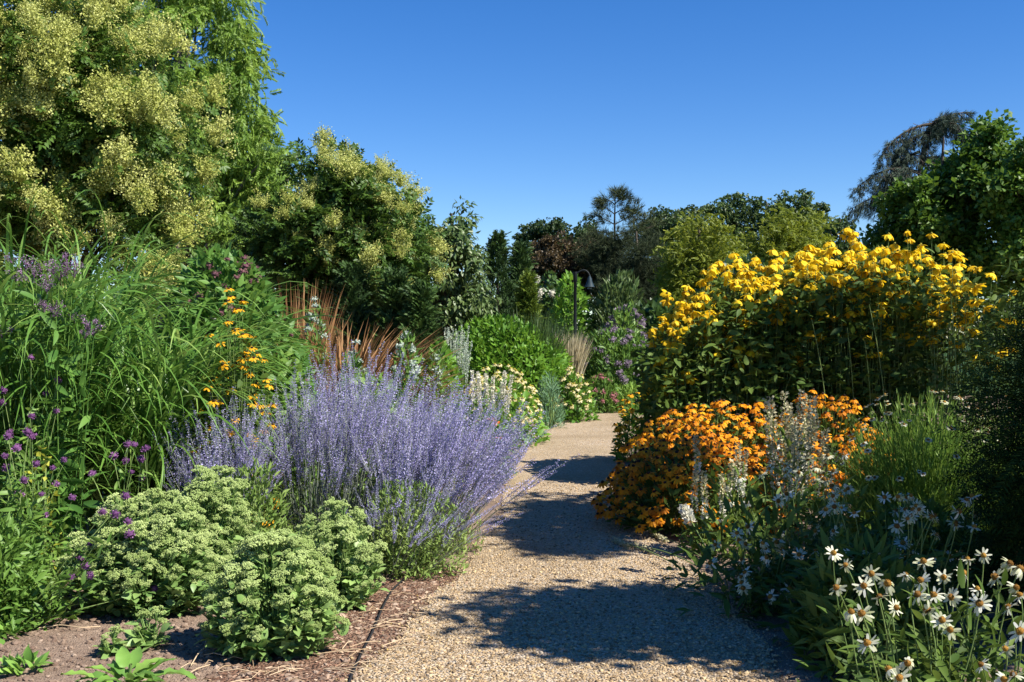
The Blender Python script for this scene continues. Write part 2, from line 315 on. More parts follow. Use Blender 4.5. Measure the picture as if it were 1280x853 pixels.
G_ = lambda r, g, b: (r, g, b)
M = dict(
    koel=leaf("goldenrain leaf", [(.018, .045, .010), (.035, .085, .016), (.055, .115, .022)], .3),
    panicle=leaf("goldenrain panicle", [(.33, .365, .08), (.44, .46, .13), (.53, .545, .21)], .25, .7, .15),
    cyp=leaf("feathery leaf", [(.040, .10, .016), (.072, .15, .024), (.12, .21, .038)], .32),
    dark=leaf("dark leaf", [(.012, .032, .010), (.022, .055, .014), (.035, .08, .02)], .2, .45, .4),
    droopy=leaf("grey green leaf", [(.018, .044, .014), (.034, .072, .022), (.065, .11, .042)], .22, .45, .4),
    arbor=leaf("conifer spray", [(.010, .028, .010), (.020, .05, .014), (.034, .075, .018)], .1, .6, .25),
    arboryel=leaf("golden conifer spray", [(.03, .06, .010), (.055, .10, .014), (.09, .14, .02)], .2, .6, .25),
    green=leaf("fresh leaf", [(.035, .10, .012), (.06, .155, .018), (.09, .20, .025)], .3),
    joe=leaf("joe pye leaf", [(.028, .085, .018), (.05, .13, .028), (.085, .18, .042)], .3),
    purple=leaf("bronze leaf", [(.034, .027, .013), (.060, .040, .017), (.085, .062, .025)], .22),
    wood=leaf("woodland leaf", [(.018, .04, .014), (.03, .062, .02), (.045, .085, .027)], .2),
    pine=leaf("pine needle", [(.012, .022, .012), (.022, .036, .018), (.034, .05, .022)], .05, .7, .2),
    willow=leaf("willow leaf", [(.06, .095, .010), (.095, .14, .015), (.14, .185, .022)], .35),
    cedar=leaf("cedar needle", [(.024, .043, .038), (.042, .070, .062), (.07, .105, .092)], .05, .7, .2),
    gloss=leaf("sweetgum leaf", [(.026, .068, .010), (.05, .115, .016), (.09, .175, .025)], .3, .5, .4),
    yew=leaf("yew needle", [(.010, .024, .007), (.017, .039, .010), (.028, .058, .014)], .05, .7, .08),
    sedl=leaf("sedum leaf", [(.06, .13, .042), (.10, .19, .066), (.15, .25, .095)], .2, .45, .35),
    sedh=leaf("sedum bud", [(.27, .36, .105), (.37, .47, .16), (.47, .56, .22)], .15, .6, .2, objvar=.4),
    sagel=leaf("sage leaf", [(.06, .12, .03), (.10, .17, .05), (.15, .22, .08)], .2, .6, .2),
    sagest=leaf("sage stem", [(.20, .24, .18), (.30, .33, .26)], 0, .7, .2),
    sagef=leaf("sage floret", [(.215, .19, .39), (.345, .32, .55), (.48, .455, .68)], .25, .7, .15),
    misc=leaf("miscanthus blade", [(.035, .10, .018), (.065, .155, .030), (.14, .24, .07)], .3, .4, .45),
    rudl=leaf("coneflower leaf", [(.024, .055, .012), (.045, .09, .018), (.08, .135, .032)], .28, .6, .2),
    tallf=leaf("tall coneflower leaf", [(.018, .044, .010), (.036, .075, .015), (.065, .115, .028)], .25, .6, .2),
    stem=leaf("flower stem", [(.10, .17, .045), (.19, .26, .08)], 0, .6, .3),
    yel=leaf("yellow petal", [(.60, .385, .008), (.74, .52, .012), (.82, .62, .03)], .3, .6, .2, objvar=.4),
    yelc=leaf("green cone", [(.16, .16, .02), (.34, .28, .04)], 0, .8, .2),
    ora=leaf("orange petal", [(.50, .16, .006), (.70, .28, .008), (.80, .38, .012)], .3, .6, .2, objvar=.5),
    orac=leaf("dark cone", [(.018, .010, .006), (.05, .026, .012)], 0, .8, .2),
    gold=leaf("golden petal", [(.66, .32, .01), (.8, .46, .02)], .3, .6, .2),
    whi=leaf("white petal", [(.34, .36, .17), (.54, .55, .38), (.70, .70, .60)], .3, .6, .2, objvar=.3),
    whic=leaf("orange cone", [(.09, .04, .008), (.26, .13, .02), (.40, .27, .04)], 0, .8, .2),
    cream=leaf("cream petal", [(.42, .35, .14), (.58, .50, .25), (.68, .62, .38)], .25, .6, .2),
    spire=leaf("white floret", [(.50, .48, .38), (.72, .70, .60)], .2, .7, .2),
    spent=leaf("spent floret", [(.36, .33, .18), (.55, .51, .34)], .2, .7, .2),
    verb=leaf("verbena floret", [(.12, .045, .13), (.23, .09, .24), (.40, .2, .40)], .2, .7, .2, objvar=.3),
    verbs=leaf("spent verbena", [(.09, .04, .05), (.16, .08, .08)], .1, .8, .1),
    joef=leaf("joe pye floret", [(.10, .055, .10), (.22, .12, .22), (.40, .26, .42)], .2, .8, .1),
    fine=leaf("thread leaf", [(.055, .13, .022), (.09, .185, .035), (.15, .25, .06)], .3, .5, .3),
    weed=leaf("rough green leaf", [(.04, .10, .02), (.065, .145, .03), (.10, .19, .045)], .3, .5, .35),
    broad=leaf("broad leaf", [(.05, .13, .03), (.085, .19, .045), (.14, .26, .06)], .25, .45, .35),
    yleaf=leaf("yellowing leaf", [(.28, .30, .03), (.42, .42, .05)], .3),
    rust=leaf("rusty grass", [(.13, .060, .022), (.24, .115, .045), (.38, .22, .10)], .2, .7, .2),
    tan=leaf("tan grass", [(.24, .19, .10), (.42, .36, .22), (.56, .50, .34)], .2, .7, .2),
    mint=leaf("mint bract", [(.30, .36, .30), (.46, .52, .44), (.60, .64, .55)], .2, .7, .2),
    aster=leaf("aster floret", [(.09, .07, .09), (.16, .125, .16), (.25, .205, .24)], .2, .8, .1),
    pink=leaf("pink floret", [(.30, .11, .12), (.45, .24, .24)], .2, .8, .1),
    redor=leaf("red orange petal", [(.52, .09, .012), (.66, .2, .02)], .2, .7, .2),
    blueg=leaf("blue green leaf", [(.06, .14, .08), (.10, .2, .13)], .2),
    barkd=bark("dark bark", (.035, .026, .018), (.09, .07, .05)), barkg=bark("grey bark", (.09, .08, .07), (.2, .18, .155)),
    lamp=plain("dark lamp paint", (.008, .012, .013), .6, spec=.2), hose=plain("green hose", (.012, .16, .075), .4), drip=plain("black pipe", (.012, .012, .013), .6),
    tagw=plain("white plastic", (.8, .8, .78), .4, var=.04), pale=plain("pale render wall", (.62, .58, .52), .8), roof=plain("grey roof", (.12, .1, .09), .8),
    glass=plain("window glass", (.03, .04, .05), .08), shade=plain("blue green lamp paint", (.014, .03, .04), .6, spec=.2),
)

# ------------------------------------------------------------------ ground, beds and path
def sheet(name, pts, z, mat, label=None):
    me = bpy.data.meshes.new(name); me.from_pydata([(x, y, z) for x, y in pts], [], [list(range(len(pts)))]); me.update()
    me.materials.append(mat); o = bpy.data.objects.new(name, me); link(o); o['kind'] = 'structure'; return o
m_lawn = earth("lawn", [(.02, .055, .012), (.035, .085, .018)], 1.5, [(.6, .6, .6), (1, 1, 1)], vor=30)
m_soil = earth("soil", [(.20, .145, .108), (.30, .225, .170)], 1.7, [(.55, .52, .5), (1.05, 1.0, .95)], bump=.7, vor=95, cellcols=[(.16, .11, .08), (.27, .2, .15), (.38, .30, .235)], cellmix=.3, dist=.012)
m_mulch = earth("mulch", [(.16, .085, .055), (.26, .155, .105)], 3.0, [(.45, .42, .4), (1.1, 1.0, .95)], bump=1.0, vor=55, cellcols=[(.10, .05, .035), (.25, .15, .10), (.40, .28, .2)], cellmix=.5, dist=.03)
m_path = earth("gravel", [(.30, .225, .135), (.50, .385, .235)], .7, [(.58, .56, .52), (1.12, 1.1, 1.04)], bump=1.0, vor=70,
               cellcols=[(.16, .11, .075), (.40, .27, .15), (.50, .38, .24), (.34, .30, .26), (.66, .57, .44)], cellmix=.7, dist=.016)
sheet("ground", [(-700, -40), (700, -40), (700, 1200), (-700, 1200)], 0, m_lawn)
sheet("soil_bed", [(-14, -3), (12, -3), (13, 30), (8, 42), (-10, 40), (-15, 25)], .004, m_soil)
cl = np.array([(.25, -4), (.25, 0), (.27, 5), (.45, 7), (.48, 9.5), (.58, 12.5), (.85, 16), (1.35, 19.5), (2.4, 23), (4.2, 26.5), (7, 29.5), (11, 32)], float)
hw = np.array([1.02, 1.02, 1.0, .86, .6, .62, .85, .95, 1.0, 1.0, 1.0, 1.0])
tt = np.linspace(0, len(cl) - 1, 300)
cx = np.interp(tt, range(len(cl)), cl[:, 0]); cyy = np.interp(tt, range(len(cl)), cl[:, 1]); hh = np.interp(tt, range(len(cl)), hw)
for _ in range(12): cx[1:-1] = (cx[:-2] + 2 * cx[1:-1] + cx[2:]) / 4; hh[1:-1] = (hh[:-2] + 2 * hh[1:-1] + hh[2:]) / 4
tg = nrm(np.stack([np.gradient(cx), np.gradient(cyy)], -1)); no_ = np.stack([tg[:, 1], -tg[:, 0]], -1)
wob = lambda k: k * (np.sin(tt * 7 + U(0, 6)) + np.sin(tt * 17 + U(0, 6)) * .6 + rng.normal(0, .5, len(tt)))
Lp = np.stack([cx, cyy], -1) - no_ * (hh + wob(.025))[:, None]; Rp = np.stack([cx, cyy], -1) + no_ * (hh + wob(.025))[:, None]
mb = MB(); n_ = len(tt); V = np.concatenate([np.c_[Lp, np.full(n_, .012)], np.c_[Rp, np.full(n_, .012)]])
path = part("path", mb.add(V, Q=[(i, n_ + i, n_ + i + 1, i + 1) for i in range(n_ - 1)]), m_path, None, kind='structure')
# mulch strip along the left edge of the path
my = np.linspace(4.0, 7.6, 60); lx = np.interp(my, Lp[:, 1], Lp[:, 0]) + .10
wx = lx - np.interp(my, [4, 5, 6.2, 7.6], [.75, .75, .8, .4]) + rng.normal(0, .03, 60)
V = np.concatenate([np.c_[wx, my, np.full(60, .008)], np.c_[lx, my, np.full(60, .008)]])
mul = part("mulch_strip", MB().add(V, Q=[(i, 60 + i, 61 + i, i + 1) for i in range(59)]), m_mulch, None, kind='structure')

def on_path(x, y, slack=0.0): return (x > np.interp(y, Lp[:, 1], Lp[:, 0]) - slack) & (x < np.interp(y, Rp[:, 1], Rp[:, 0]) + slack)
m_peb = leaf("pebble", [(.17, .12, .07), (.40, .285, .15), (.50, .38, .22), (.36, .30, .23), (.62, .52, .36)], 0, .8, .2)
m_clod = leaf("clod", [(.14, .095, .07), (.24, .175, .13), (.36, .28, .215)], 0, .95, .1)
m_chip = leaf("bark chip", [(.09, .045, .03), (.20, .11, .075), (.34, .22, .15), (.46, .34, .24)], 0, .9, .1)
m_straw = leaf("straw", [(.34, .24, .14), (.56, .43, .28)], 0, .8, .2)
pebs = [t_pebble() for _ in range(5)]
def strew(name, mats, tm, n, box, smin, smax, flat, z, test=None, up_=True):
    Y = 1 / U(1 / box[3], 1 / box[2], n); X = U(box[0], box[1], n)
    k = np.ones(n, bool) if test is None else test(X, Y); X, Y = X[k], Y[k]; n = len(X)
    s = smin * (smax / smin) ** (U(0, 1, n) ** 2.6); S = np.stack([s * U(.8, 1.3, n), s * U(.8, 1.3, n), s * flat], -1)
    pos = np.stack([X, Y, z + s * flat * .4], -1); R = upframes(np.tile(UP, (n, 1)) + rng.normal(0, .25, (n, 3)))
    w = rng.integers(0, len(tm), n); mb = MB()
    for i, t in enumerate(tm): mb.scatter(t, pos[w == i], R[w == i], S[w == i])
    o = part(name, mb, mats, None, kind='stuff', smooth=False); return o
tag(strew("gravel", m_peb, pebs, 60000, (-1.0, 2.2, 4.3, 12), .0028, .0105, .7, .012, lambda x, y: on_path(x, y, .02 + .12 * U(0, 1, len(x)) ** 3)), "loose tan and grey pebbles covering the garden path", "gravel")
tag(strew("soil_clods", m_clod, pebs, 15000, (-4.0, -.5, 4.4, 9), .003, .020, .65, .004, lambda x, y: ~on_path(x, y, .0)), "small brown clods and stones on the bare bed", "soil")
inm = lambda x, y: (x > np.interp(y, my, wx)) & (x < np.interp(y, my, lx) + .10 * U(-1, 1.4, len(x)))
t_chip = MB().add([(-.5, -1, 0), (.5, -1, .05), (.45, 1, 0), (-.4, 1, .08), (-.5, -1, .2), (.5, -1, .22), (.45, 1, .2), (-.4, 1, .25)], Q=[(0, 3, 2, 1), (4, 5, 6, 7), (0, 1, 5, 4), (1, 2, 6, 5), (2, 3, 7, 6), (3, 0, 4, 7)])
tag(strew("mulch", m_chip, [t_chip], 7000, (-1.9, -.2, 4.3, 7.6), .005, .017, .5, .008, inm), "shredded brown bark mulch between sedum and gravel", "mulch")
n = 150; Y = U(4.6, 7.0, n); X = np.interp(Y, my, wx) - .25 + U(0, 1.15, n); a = rng.normal(.15, .7, n); L_ = U(.04, .22, n)
Pq = np.stack([np.stack([X + (t - .5) * L_ * np.cos(a), Y + (t - .5) * L_ * np.sin(a), .022 + .012 * U(0, 1, n) + .012 * (t == .5)], -1) for t in (0, .5, 1)], 1)
tag(part("straw", curve_tubes(Pq, U(.0012, .003, (n, 1)) * np.ones((1, 3)), 4, r=U(0, 1, n)), m_straw, None, kind='stuff'), "pale dry straw bits scattered on the mulch", "straw")

m_lit = leaf("fallen petal", [(.14, .09, .03), (.34, .24, .06), (.46, .30, .10), (.20, .22, .08)], .1, .8, .1)
t_lit = MB().add([(0, 0, 0), (-.3, .45, .12), (0, 1, .02), (.3, .45, .1)], T=[(0, 2, 1), (0, 3, 2)])
tag(strew("leaf_litter", m_lit, [t_lit], 700, (-1.2, 2.0, 4.4, 14), .010, .030, 1.0, .016, lambda x, y: on_path(x, y, .1) & (U(0, 1, len(x)) < .15 + .85 * np.abs((x - np.interp(y, cyy, cx)) / .9) ** 2)), "scattered fallen petals and dry leaf bits on the gravel", "leaf litter")
# ------------------------------------------------------------------ plant builders
def lobes(d, k=14, amp=.22, sharp=9):
    c = rdir(k); a = U(-.6, 1, k) * amp
    return 1 + (a * np.exp(-sharp * (1 - d @ c.T))).sum(1)
def dome(n, rx, ry, h, shell=.4, lump=.2, low=0.0, k=16):
    d = rdir(n); d[:, 2] = np.abs(d[:, 2]) * (1 - low) + low * U(-.2, 1, n)
    d = nrm(d); r = lobes(d, k, lump) * (1 - shell * U(0, 1, n) ** 1.6)
    p = d * r[:, None] * [rx, ry, h]; p[:, 2] = np.maximum(p[:, 2], .02)
    return p, nrm(d / [rx, ry, h])
def leafy(mb, t, p, out, size, fo=.8, fu=.4, fr=.6, m=0, r=None, nup=1.0, nr=.5):
    n = len(p); d = out * fo + UP * fu + rng.normal(0, fr, (n, 3)); nn = UP * nup + out * .5 + rng.normal(0, nr, (n, 3))
    return mb.scatter(t, p, frames(d, nn), size * U(.65, 1.25, n), r=r, m=m)
def clumpr(p, k=40, w=.55):                     # colour varies by branch as well as by leaf
    c = p[rng.integers(0, len(p), k)]; v = U(0, 1, k)
    i = np.argmin(((p[:, None] - c[None]) ** 2).sum(-1), 1) if len(p) * k < 4e6 else rng.integers(0, k, len(p))
    return np.clip(v[i] * w + U(0, 1, len(p)) * (1 - w), 0, 1)
def stems_to(p, base, mb, rad=.004, m=1, bend=.3, sides=4, S=5):
    n = len(p); mid = base * .5 + p * .5; mid[:, :2] = base[:, :2] * (.5 + bend * .5) + p[:, :2] * (.5 - bend * .5)
    return curve_tubes(curve3(base, mid, p, S), rad * np.linspace(1.2, .7, S)[None], sides, mb, m=m, r=U(0, 1, n))

def tree(name, label, cat, bu, Y, blobs, nclump, lpc, lt, ls, mat, bk, clump=.5, flat=.7, trunk=.12, fo=.6, fu=.1, fr=.6, shell=.55, nup=.8,
         group=None, extra=None, bare=0, zb=0.0, limbs=16, jit=1.0):
    """blobs: (u, v, ru, rv, dY, rY): crown lobes given where they stand; ru, rv in photo pixels at distance Y"""
    bx = gx(bu, Y); root = thing(name, label, cat, (bx, Y, zb), group)
    B = []
    for u, v, ru, rv, dY, rY in blobs:
        c = at(u, v, Y + dY) - [bx, Y, zb]; k = (Y + dY) / F; B.append((c, np.array([ru * k, rY, rv * k])))
    wts = np.array([b[1][0] * b[1][2] for b in B]); wts /= wts.sum()
    wi = rng.choice(len(B), nclump, p=wts); d = rdir(nclump)
    C = np.array([B[i][0] for i in wi]); Rr = np.array([B[i][1] for i in wi])
    rr = (1 - shell * U(0, 1, nclump) ** 1.3) * (1 + .10 * rng.normal(size=nclump))
    cc = C + d * Rr * rr[:, None]; cc[:, 2] = np.maximum(cc[:, 2], .15)
    no = np.clip(rng.poisson(lpc, nclump), 3, None); ci = np.repeat(np.arange(nclump), no)
    cs = clump * U(.6, 1.35, nclump)
    q = rdir(len(ci)) * (U(0, 1, len(ci)) ** .45)[:, None] * [1, 1, flat]
    p = cc[ci] + q * cs[ci][:, None]; p[:, 2] = np.maximum(p[:, 2], .05)
    out = nrm(q + .5 * d[ci]); tone = U(0, 1, nclump)
    mb = MB(); leafy(mb, lt if not isinstance(lt, list) else lt[0], p, out, ls, fo, fu, fr, nup=nup, r=np.clip(tone[ci] * .5 + U(0, 1, len(ci)) * .5, 0, 1))
    part("crown", mb, mat, root)
    top = max(b[0][2] + b[1][2] * .6 for b in B); tc = sum(b[0] * w for b, w in zip(B, wts))
    tm = MB(); path_ = np.array([[0, 0, -.1], [tc[0] * .1, tc[1] * .1, top * .25], [tc[0] * .55, tc[1] * .5, top * .6], [tc[0] * .9, tc[1] * .9, top]])
    s = np.linspace(0, 3, 13); tp = np.stack([np.interp(s, range(4), path_[:, k]) for k in range(3)], -1); tp[1:-1, :2] += rng.normal(0, trunk * .4, (11, 2))
    curve_tubes(tp[None], (trunk * np.linspace(1.25, .25, 13))[None], 8, tm)
    li = rng.choice(nclump, min(limbs, nclump), replace=False); e = cc[li]; k = np.clip((e[:, 2] / top * 12 * .6).astype(int), 1, 10)
    st = tp[k]; md = st * .45 + e * .55; md[:, 2] += .1 * top * U(-.3, 1, len(li))
    curve_tubes(curve3(st, md, e, 7), trunk * .42 * np.linspace(1, .2, 7)[None], 5, tm)
    part("trunk", tm, bk, root)
    return root, cc, d, cs, p
T_ = dict(leaf=t_leaf(), wide=t_leaf(.36, .08, .1), lance=t_leaf(.15, .04, .12), thread=t_leaf(.05, .01, .05), pin=[t_pinnate() for _ in range(1)][0], feath=t_feather(),
          tuft=t_tuft(), twig=t_twig(22, .085), l6=t_leaf6(.22), l6b=t_leaf6(.30, .06, .25), l6w=t_leaf6(.33, .08, .3, wavy=.04), lance6=t_leaf6(.13, .03, .25), oct=t_oct())
def t_patch(n=7):                                # a sprig of several leaves for far crowns
    mb = MB(); d = rdir(n); d[:, 1] = np.abs(d[:, 1])
    mb.scatter(T_['wide'], rdir(n) * .25, frames(d, UP + rng.normal(0, .5, (n, 3))), U(.45, .75, n), r=U(.3, .7, n)); return mb
T_['patch'] = t_patch()
def t_panicle():
    mb = MB(); nb = 16; d = rdir(nb); d[:, 2] = np.abs(d[:, 2]) + .15; d = nrm(d); e = d * U(.5, 1.15, nb)[:, None] * [.44, .44, .66]
    curve_tubes(curve3(np.zeros((nb, 3)), e * [.35, .35, .6], e, 5), .009, 3, mb, r=.2)
    i = rng.integers(0, nb, 820); p = e[i] * (U(.2, 1.0, 820) ** .55)[:, None] + np.clip(rng.normal(0, .065, (820, 3)), -.12, .12)
    mb.scatter(T_['wide'], p, frames(rdir(820), rdir(820)), U(.034, .060, 820)); mb.scatter(t_cone(.13, .26, low=-.1, rings=4, sides=7), np.zeros((1, 3)), np.eye(3)[None], 1.0, r=[.1]); return mb

def t_fuzz():
    mb = MB(); nb = 9; e = rdir(nb) * [.9, .9, .6] + [0, 0, .3]; curve_tubes(curve3(np.tile([[0, 0, -.8]], (nb, 1)), e * [.4, .4, .3] - [0, 0, .2], e, 5), .025, 3, mb, r=.2)
    k = rng.integers(0, nb, 150); p = e[k] + rng.normal(0, .17, (150, 3)); mb.scatter(T_['wide'], p, frames(rdir(150), rdir(150)), U(.10, .2, 150)); return mb
# ------------------------------------------------------------------ trees, far to near
def far_tree(name, label, bu, Y, blobs, nclump, mat, ls=None, lpc=44, clump=None, lt='patch', bk='barkd', group="trees closing the view beyond the garden", **k):
    s = Y / F
    return tree(name, label, "tree", bu, Y, blobs, nclump, lpc, T_[lt], (ls or 6.5) * s, M[mat], M[bk], clump=(clump or 13) * s, trunk=.004 * Y, group=group, **k)
far_tree("oak_tree", "broad domed dark tree on the skyline behind the pale feathery trees", 960, 92,
         [(960, 268, 62, 26, 0, 4), (905, 282, 40, 24, 2, 3), (1005, 275, 36, 24, 0, 3), (960, 310, 80, 40, 0, 4)], 150, 'wood')
far_tree("oak_tree", "low dark green tree on the skyline left of the ragged pine", 705, 80,
         [(712, 292, 40, 20, 0, 3), (668, 302, 26, 16, 0, 2), (700, 330, 60, 40, 0, 3)], 100, 'wood')
far_tree("small_tree", "small rounded dark tree in the gap between willow and cedar", 1050, 85, [(1046, 284, 22, 16, 0, 2), (1050, 320, 34, 34, 0, 2)], 50, 'wood')
far_tree("round_tree", "mid green loose tree between ragged pine and pale feathery tree", 838, 78, [(836, 282, 26, 20, 0, 2.5), (862, 300, 40, 36, 2, 3), (830, 330, 40, 50, 0, 3)], 110, 'wood')
far_tree("bronze_tree", "rusty purple brown tree behind the garden lamp", 700, 58,
         [(690, 322, 40, 26, 0, 2.2), (735, 325, 34, 30, 1, 2), (668, 350, 26, 30, 0, 1.6), (720, 352, 40, 30, 0, 2)], 170, 'purple', ls=6, lpc=34, clump=11)
far_tree("dark_conifer", "tall dark conifer mass right of the garden lamp", 800, 54,
         [(805, 330, 34, 40, 0, 2), (790, 375, 50, 46, 0, 2.2), (835, 370, 36, 44, 1, 2), (770, 330, 30, 34, 1, 1.6), (772, 304, 30, 22, 1, 1.6), (745, 310, 24, 22, 2, 1.6)], 300, 'pine', ls=8.5, lt='tuft', lpc=44)
n = 9000; x = U(-75, 75, n); yv = U(0, 14, n); hgt = 7.6 + 1.6 * np.sin(x * .31) + 1.2 * np.sin(x * .83 + 1); p = np.stack([x, 118 + yv, hgt * U(0, 1, n) ** .6], -1)
mb = MB(); leafy(mb, T_['patch'], p, np.tile([[0, -1, .3]], (n, 1)), 1.0, .8, .4, .6, r=clumpr(p, 60)); tag(part("far_wood", mb, M['wood'], None, kind='stuff'), "distant band of woodland behind everything", "wood")
# ragged pine with a thin top
def ragged(name, label, cat, bu, Y, top_v, arms, mat, tuft, group=None, tr=.10, per=9, trunk_pts=None, hang=0.0, lean=0):
    bx = gx(bu, Y); root = thing(name, label, cat, (bx, Y, 0), group); o = np.array([bx, Y, 0])
    tm = MB(); pts = np.array([at(u, v, Y) - o for u, v in trunk_pts]); s = np.linspace(0, len(pts) - 1, 16)
    tp = np.stack([np.interp(s, range(len(pts)), pts[:, k]) for k in range(3)], -1)
    curve_tubes(tp[None], (tr * np.linspace(1.3, .3, 16))[None], 7, tm); part("trunk", tm, M['barkd'], root)
    mb = MB(); bm_ = MB()
    for (u0, v0), (u1, v1), (u2, v2), w, dy in arms:
        p0, p1, p2 = at(u0, v0, Y) - o, at(u1, v1, Y + dy * .5) - o, at(u2, v2, Y + dy) - o
        c = curve3(p0[None], p1[None], p2[None], 24)[0]; curve_tubes(c[None], (tr * .4 * np.linspace(1, .2, 24))[None], 5, bm_)
        k = np.linspace(4, 23, int(per * 8)); i = k.astype(int)
        p = c[i] + rng.normal(0, 1, (len(i), 3)) * [w * .5, w, w * .22] * (.4 + .6 * (1 - k / 24))[:, None]
        if hang: p[:, 2] -= hang * U(0, 1, len(i)) ** 2
        d = nrm(p2 - p0) + rng.normal(0, .55, (len(i), 3)) - UP * (.8 * (hang > 0))
        mb.scatter(T_['tuft'], p, frames(d, UP + rng.normal(0, .4, (len(i), 3))), tuft * U(.7, 1.3, len(i)))
        tw = i[::2]; curve_tubes(np.stack([c[tw], (c[tw] + p[::2]) / 2, p[::2]], 1), tr * .08, 3, bm_)
    part("branches", bm_, M['barkd'], root, kind='stuff'); part("crown", mb, M[mat], root); return root
A = []
for v0, w in ((250, 14), (262, 20), (275, 28), (290, 30), (305, 30)):
    for sgn in (-1, 1):
        A.append(((768, v0 + 6), (768 + sgn * w * .6, v0 - 4), (768 + sgn * w, v0 - U(-4, 6)), .5, U(-1.5, 1.5)))
A += [((768, 252), (769, 246), (772, 241), .3, 0), ((790, 300), (792, 275), (794, 254), .5, 0), ((790, 300), (800, 285), (808, 268), .4, .5), ((780, 310), (760, 300), (742, 298), .5, -.5), ((790, 290), (815, 284), (822, 281), .4, .5)]
ragged("ragged_pine", "ragged thin topped pine sticking up above the other trees", "tree", 772, 62, 241, A, 'pine', .62,
       "trees closing the view beyond the garden", .09, 4.5, [(772, 458), (770, 340), (768, 280), (769, 243)])
far_tree("feathery_willow", "pale yellow green feathery tree above the left yellow flowers", 868, 44,
         [(880, 300, 42, 30, 0, 1.6), (862, 335, 40, 40, 0, 1.6), (905, 335, 30, 45, 1, 1.5), (850, 370, 34, 40, 0, 1.4)], 330, 'willow', ls=8, lt='feath', lpc=14, clump=12, fu=.5, fo=.5)
far_tree("feathery_willow", "second pale feathery tree right of its twin beneath the domed oak", 985, 47,
         [(985, 290, 34, 28, 0, 1.6), (965, 325, 40, 45, 0, 1.6), (1012, 300, 26, 34, 1, 1.4), (1000, 345, 40, 45, 0, 1.6)], 320, 'willow', ls=8, lt='feath', lpc=14, clump=12, fu=.5, fo=.5)
# weeping blue cedar
A = [((1150, 215), (1155, 175), (1182, 142), .25, 0), ((1152, 178), (1165, 142), (1190, 146), .25, 0), ((1152, 180), (1170, 140), (1212, 141), .15, .3), ((1168, 155), (1120, 158), (1096, 205), .30, -.3), ((1160, 165), (1125, 178), (1118, 200), .3, .3),
     ((1150, 190), (1130, 195), (1122, 210), .3, .2), ((1175, 148), (1195, 155), (1208, 172), .3, -.3), ((1150, 218), (1110, 196), (1064, 242), .34, -.3), ((1150, 216), (1120, 205), (1095, 236), .4, .3),
     ((1130, 225), (1105, 240), (1062, 262), .34, 0), ((1150, 222), (1120, 220), (1090, 262), .45, .4), ((1150, 225), (1160, 235), (1170, 260), .5, .3), ((1150, 205), (1165, 190), (1180, 200), .35, .3), ((1150, 235), (1130, 235), (1110, 275), .5, .3)]
ragged("weeping_cedar", "blue grey cedar with drooping arms leaning left over the skyline", "tree", 1152, 34, 140, A, 'cedar', .27, None, .13, 26,
       [(1156, 487), (1154, 330), (1150, 215), (1155, 178)], hang=.42)
sg = "glossy trees at the right edge of the view"
far_tree("sweetgum_tree", "glossy dark green tree rising in front of the cedar", 1170, 26, [(1232, 195, 26, 40, 0, 1.0), (1210, 235, 50, 50, 0, 1.3), (1150, 270, 48, 45, 0, 1.2), (1120, 300, 34, 30, .5, 1.0), (1180, 320, 70, 60, 0, 1.5)],
         330, 'gloss', ls=8, lt='wide', lpc=80, clump=18, group=sg)
far_tree("sweetgum_tree", "glossy green tree cut by the right edge of the photo", 1300, 24, [(1290, 205, 34, 40, 0, 1.0), (1275, 260, 44, 50, 0, 1.2), (1320, 270, 60, 80, 0, 1.5), (1290, 330, 60, 50, 0, 1.3)],
         280, 'gloss', ls=8, lt='wide', lpc=80, clump=18, group=sg)
# left side trees
r_, cc, dd, cs, pp = tree("feathery_cypress", "tall feathery bright green tree reaching out of the top of the photo", "tree", 215, 23,
     [(180, -40, 120, 90, 0, 1.6), (235, 60, 85, 80, 0, 1.6), (265, 150, 75, 70, 0, 1.6), (305, 215, 62, 50, 0, 1.3), (255, 250, 85, 70, 0, 1.6), (315, 285, 55, 50, 0, 1.2), (150, 120, 90, 120, .5, 1.6), (280, 20, 34, 40, 0, 1.0), (325, 185, 42, 42, 0, 1.0), (290, 75, 34, 50, 0, 1.0), (345, 235, 34, 50, 0, 1.0), (300, 130, 36, 40, 0, 1.0)],
     820, 16, T_['feath'], .25, M['cyp'], M['barkg'], clump=.36, flat=.55, trunk=.20, fo=.5, fu=-.4, fr=.4, shell=.45, limbs=70)
def goldenrain(label, bu, Y, blobs, nclump, lpc, npan, bias, size, leafsz):
    root, cc, dd, cs, pp = tree("goldenrain_tree", label, "tree", bu, Y, blobs, nclump, lpc, T_['pin'], leafsz, M['koel'], M['barkd'], clump=.42, flat=.75, trunk=.11, fo=.7, fu=.15, fr=.5,
                     shell=.5, group="goldenrain trees on the left", limbs=26)
    f = np.where((dd[:, 1] < .35))[0]; sc = -dd[f, 1] + .9 * dd[f, 2] + bias * dd[f, 0] + U(-.5, .5, len(f)); f = f[np.argsort(-sc)][:npan]
    pos = cc[f] + dd[f] * cs[f][:, None] * .75 + UP * .05; ax = nrm(dd[f] * .8 + UP * .8)
    spread("flower_panicle", "flower_panicles", [t_panicle() for _ in range(4)], M['panicle'], pos, upframes(ax), size * U(.75, 1.25, len(f)), root, K=100)
    return root
goldenrain("big goldenrain tree covered in creamy yellow flower panicles", 70, 14.5,
           [(60, 40, 100, 60, 0, 1.1), (20, 130, 150, 110, 0, 1.6), (130, 120, 90, 80, 0, 1.2), (170, 200, 75, 70, 0, 1.1), (90, 230, 130, 90, 0, 1.4), (-60, 200, 120, 120, 0, 1.5), (180, 270, 60, 50, 0, .9), (60, 310, 150, 60, 0, 1.3)], 400, 19, 300, .25, .60, .23)
